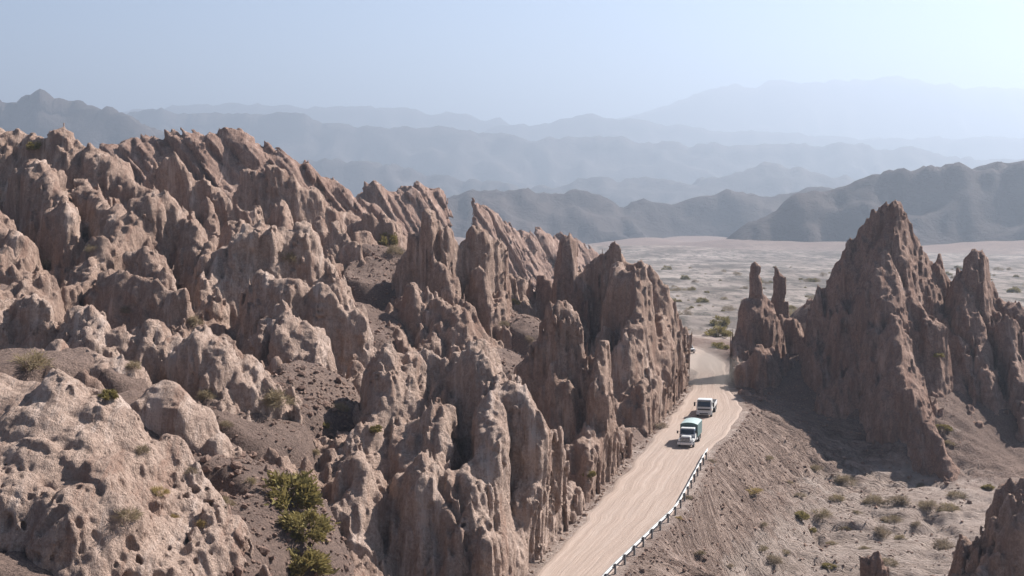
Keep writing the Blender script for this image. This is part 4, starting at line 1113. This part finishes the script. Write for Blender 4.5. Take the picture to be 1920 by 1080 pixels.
# cab-over flatbed lorry
t2 = vehicle("flatbed_truck", "white cab-over flatbed lorry following the canvas covered lorry out of the pass", "truck", 1321, 781, R(-14), 0.94)
part("chassis", 'chassis', t2, [(-0.45, 0.45, -0.7, 5.6, 0.5, 0.78)])
part("bumper", 'white_paint', t2, [(-1.08, 1.08, -1.0, -0.72, 0.38, 0.80, 0.02, 0.05, 0)], 0.05)
part("bumper_intake", 'black_trim', t2, [(-0.6, 0.6, -1.02, -0.98, 0.46, 0.62)], 0.01)
cb = part("cab", 'white_paint', t2, [(-1.06, 1.06, -0.88, 1.0, 0.72, 1.50, 0.0, 0.03, 0), (-1.06, 1.06, -0.85, 1.0, 1.48, 2.48, 0.07, 0.2, 0.02)], 0.07)
part("windscreen", 'dark_glass', cb, [(-0.92, 0.92, -0.90, -0.80, 1.50, 2.22, 0.05, 0.15, -0.15)], 0.02)
part("front_panel", 'black_trim', cb, [(-0.86, 0.86, -0.93, -0.86, 1.02, 1.24)], 0.02)
part("sun_visor", 'black_trim', cb, [(-0.9, 0.9, -0.86, -0.66, 2.30, 2.36)], 0.015)
part("step_panel", 'black_trim', cb, [(-1.075, -0.8, -0.6, 0.4, 0.42, 0.74), (0.8, 1.075, -0.6, 0.4, 0.42, 0.74)], 0.02)
for sx_ in (-1, 1):
    part("headlight", 'lamp', t2, [(sx_ * 0.84 - 0.18, sx_ * 0.84 + 0.18, -0.98, -0.85, 0.82, 1.0)], 0.03)
    part("turn_signal", 'amber', t2, [(sx_ * 1.03 - 0.04, sx_ * 1.03 + 0.04, -0.90, -0.78, 1.05, 1.2)], 0.01)
    dr = part("door", 'white_paint', cb, [(sx_ * 1.07 - 0.015, sx_ * 1.07 + 0.015, -0.62, 0.5, 0.78, 1.52)], 0.01)
    part("handle", 'black_trim', dr, [(sx_ * 1.095 - 0.012, sx_ * 1.095 + 0.012, 0.25, 0.42, 1.3, 1.35)], 0.004)
    part("side_window", 'dark_glass', cb, [(sx_ * 1.035 - 0.02, sx_ * 1.035 + 0.02, -0.5, 0.42, 1.56, 2.1)], 0.01)
    part("mirror", 'black_trim', t2, [(sx_ * 1.33 - 0.12, sx_ * 1.33 + 0.12, -0.86, -0.76, 1.55, 2.12), (sx_ * 1.15 - 0.12, sx_ * 1.15 + 0.12, -0.8, -0.77, 2.0, 2.04)], 0.02)
    wheel(t2, sx_ * 0.95, 0.0, 0.47, 0.28)
    wheel(t2, sx_ * 0.92, 3.9, 0.47, 0.50)
    part("mudguard", 'black_trim', t2, [(sx_ * 0.95 - 0.27, sx_ * 0.95 + 0.27, 4.5, 4.55, 0.3, 0.95)], 0.01)
    for i in range(2): part("dropside", 'white_paint', t2, [(sx_ * 1.18 - 0.025, sx_ * 1.18 + 0.025, 1.22 + i * 2.2, 3.38 + i * 2.2, 1.06, 1.62)], 0.012)
part("headboard", 'white_paint', t2, [(-1.18, 1.18, 1.14, 1.20, 1.0, 1.95)], 0.012)
part("tailgate", 'white_paint', t2, [(-1.18, 1.18, 5.62, 5.67, 1.06, 1.62)], 0.012)
part("load_floor", 'chassis', t2, [(-1.2, 1.2, 1.12, 5.68, 0.90, 1.05)], 0.015)
part("air_intake", 'black_trim', t2, [(-0.95, -0.70, 1.02, 1.12, 0.9, 2.3)], 0.02)

# small white car far beyond the pass
t3 = vehicle("white_car", "small white estate car on the road beyond the pass", "car", 1293, 663, R(10))
part("body", 'white_paint', t3, [(-0.88, 0.88, -0.9, 3.2, 0.32, 0.92, 0.03, 0.05, 0.03)], 0.09)
cb = part("cabin", 'white_paint', t3, [(-0.82, 0.82, 0.15, 3.1, 0.9, 1.50, 0.14, 0.55, 0.25)], 0.06)
part("windscreen", 'dark_glass', cb, [(-0.70, 0.70, 0.17, 0.24, 0.95, 1.42, 0.1, 0.44, -0.44)], 0.01)
for sx_ in (-1, 1):
    part("side_window", 'dark_glass', cb, [(sx_ * 0.76 - 0.05, sx_ * 0.76 + 0.05, 0.75, 2.7, 0.98, 1.38)], 0.02)
    part("headlight", 'lamp', t3, [(sx_ * 0.66 - 0.16, sx_ * 0.66 + 0.16, -0.92, -0.82, 0.62, 0.78)], 0.02)
    wheel(t3, sx_ * 0.78, 0.0, 0.32, 0.2); wheel(t3, sx_ * 0.78, 2.5, 0.32, 0.2)
part("grille", 'black_trim', t3, [(-0.45, 0.45, -0.93, -0.86, 0.45, 0.7)], 0.01)

# ------------------------------------------------------------------ thin dust hanging in the pass behind the flatbed lorry
dm = NT("road_dust")
dv = dm.n("ShaderNodeVolumePrincipled")
dv.inputs['Color'].default_value = (0.85, 0.76, 0.68, 1)
dv.inputs['Density'].default_value = 0.035
dv.inputs['Density Attribute'].default_value = ""
dv.inputs['Temperature Attribute'].default_value = ""
dm.l(dv.outputs[0], dm.out.inputs['Volume'])
bm = bmesh.new()
bmesh.ops.create_icosphere(bm, subdivisions=4, radius=1.0)
for v in bm.verts:
    n0 = float(pn(v.co.x * 1.6, v.co.y * 1.6, v.co.z * 1.6, 91)); k0 = 1 + 0.45 * n0
    v.co = Vector((v.co.x * 4.2 * k0, v.co.y * 13.0 * k0, max(v.co.z, -0.35) * 3.4 * k0))
me = bpy.data.meshes.new("dust_cloud"); bm.to_mesh(me); bm.free()
me.materials.append(dm.m)
dust = bpy.data.objects.new("dust_cloud", me); COL.objects.link(dust)
dust.location = (31.5, 219.0, 1.3); dust['kind'] = 'stuff'
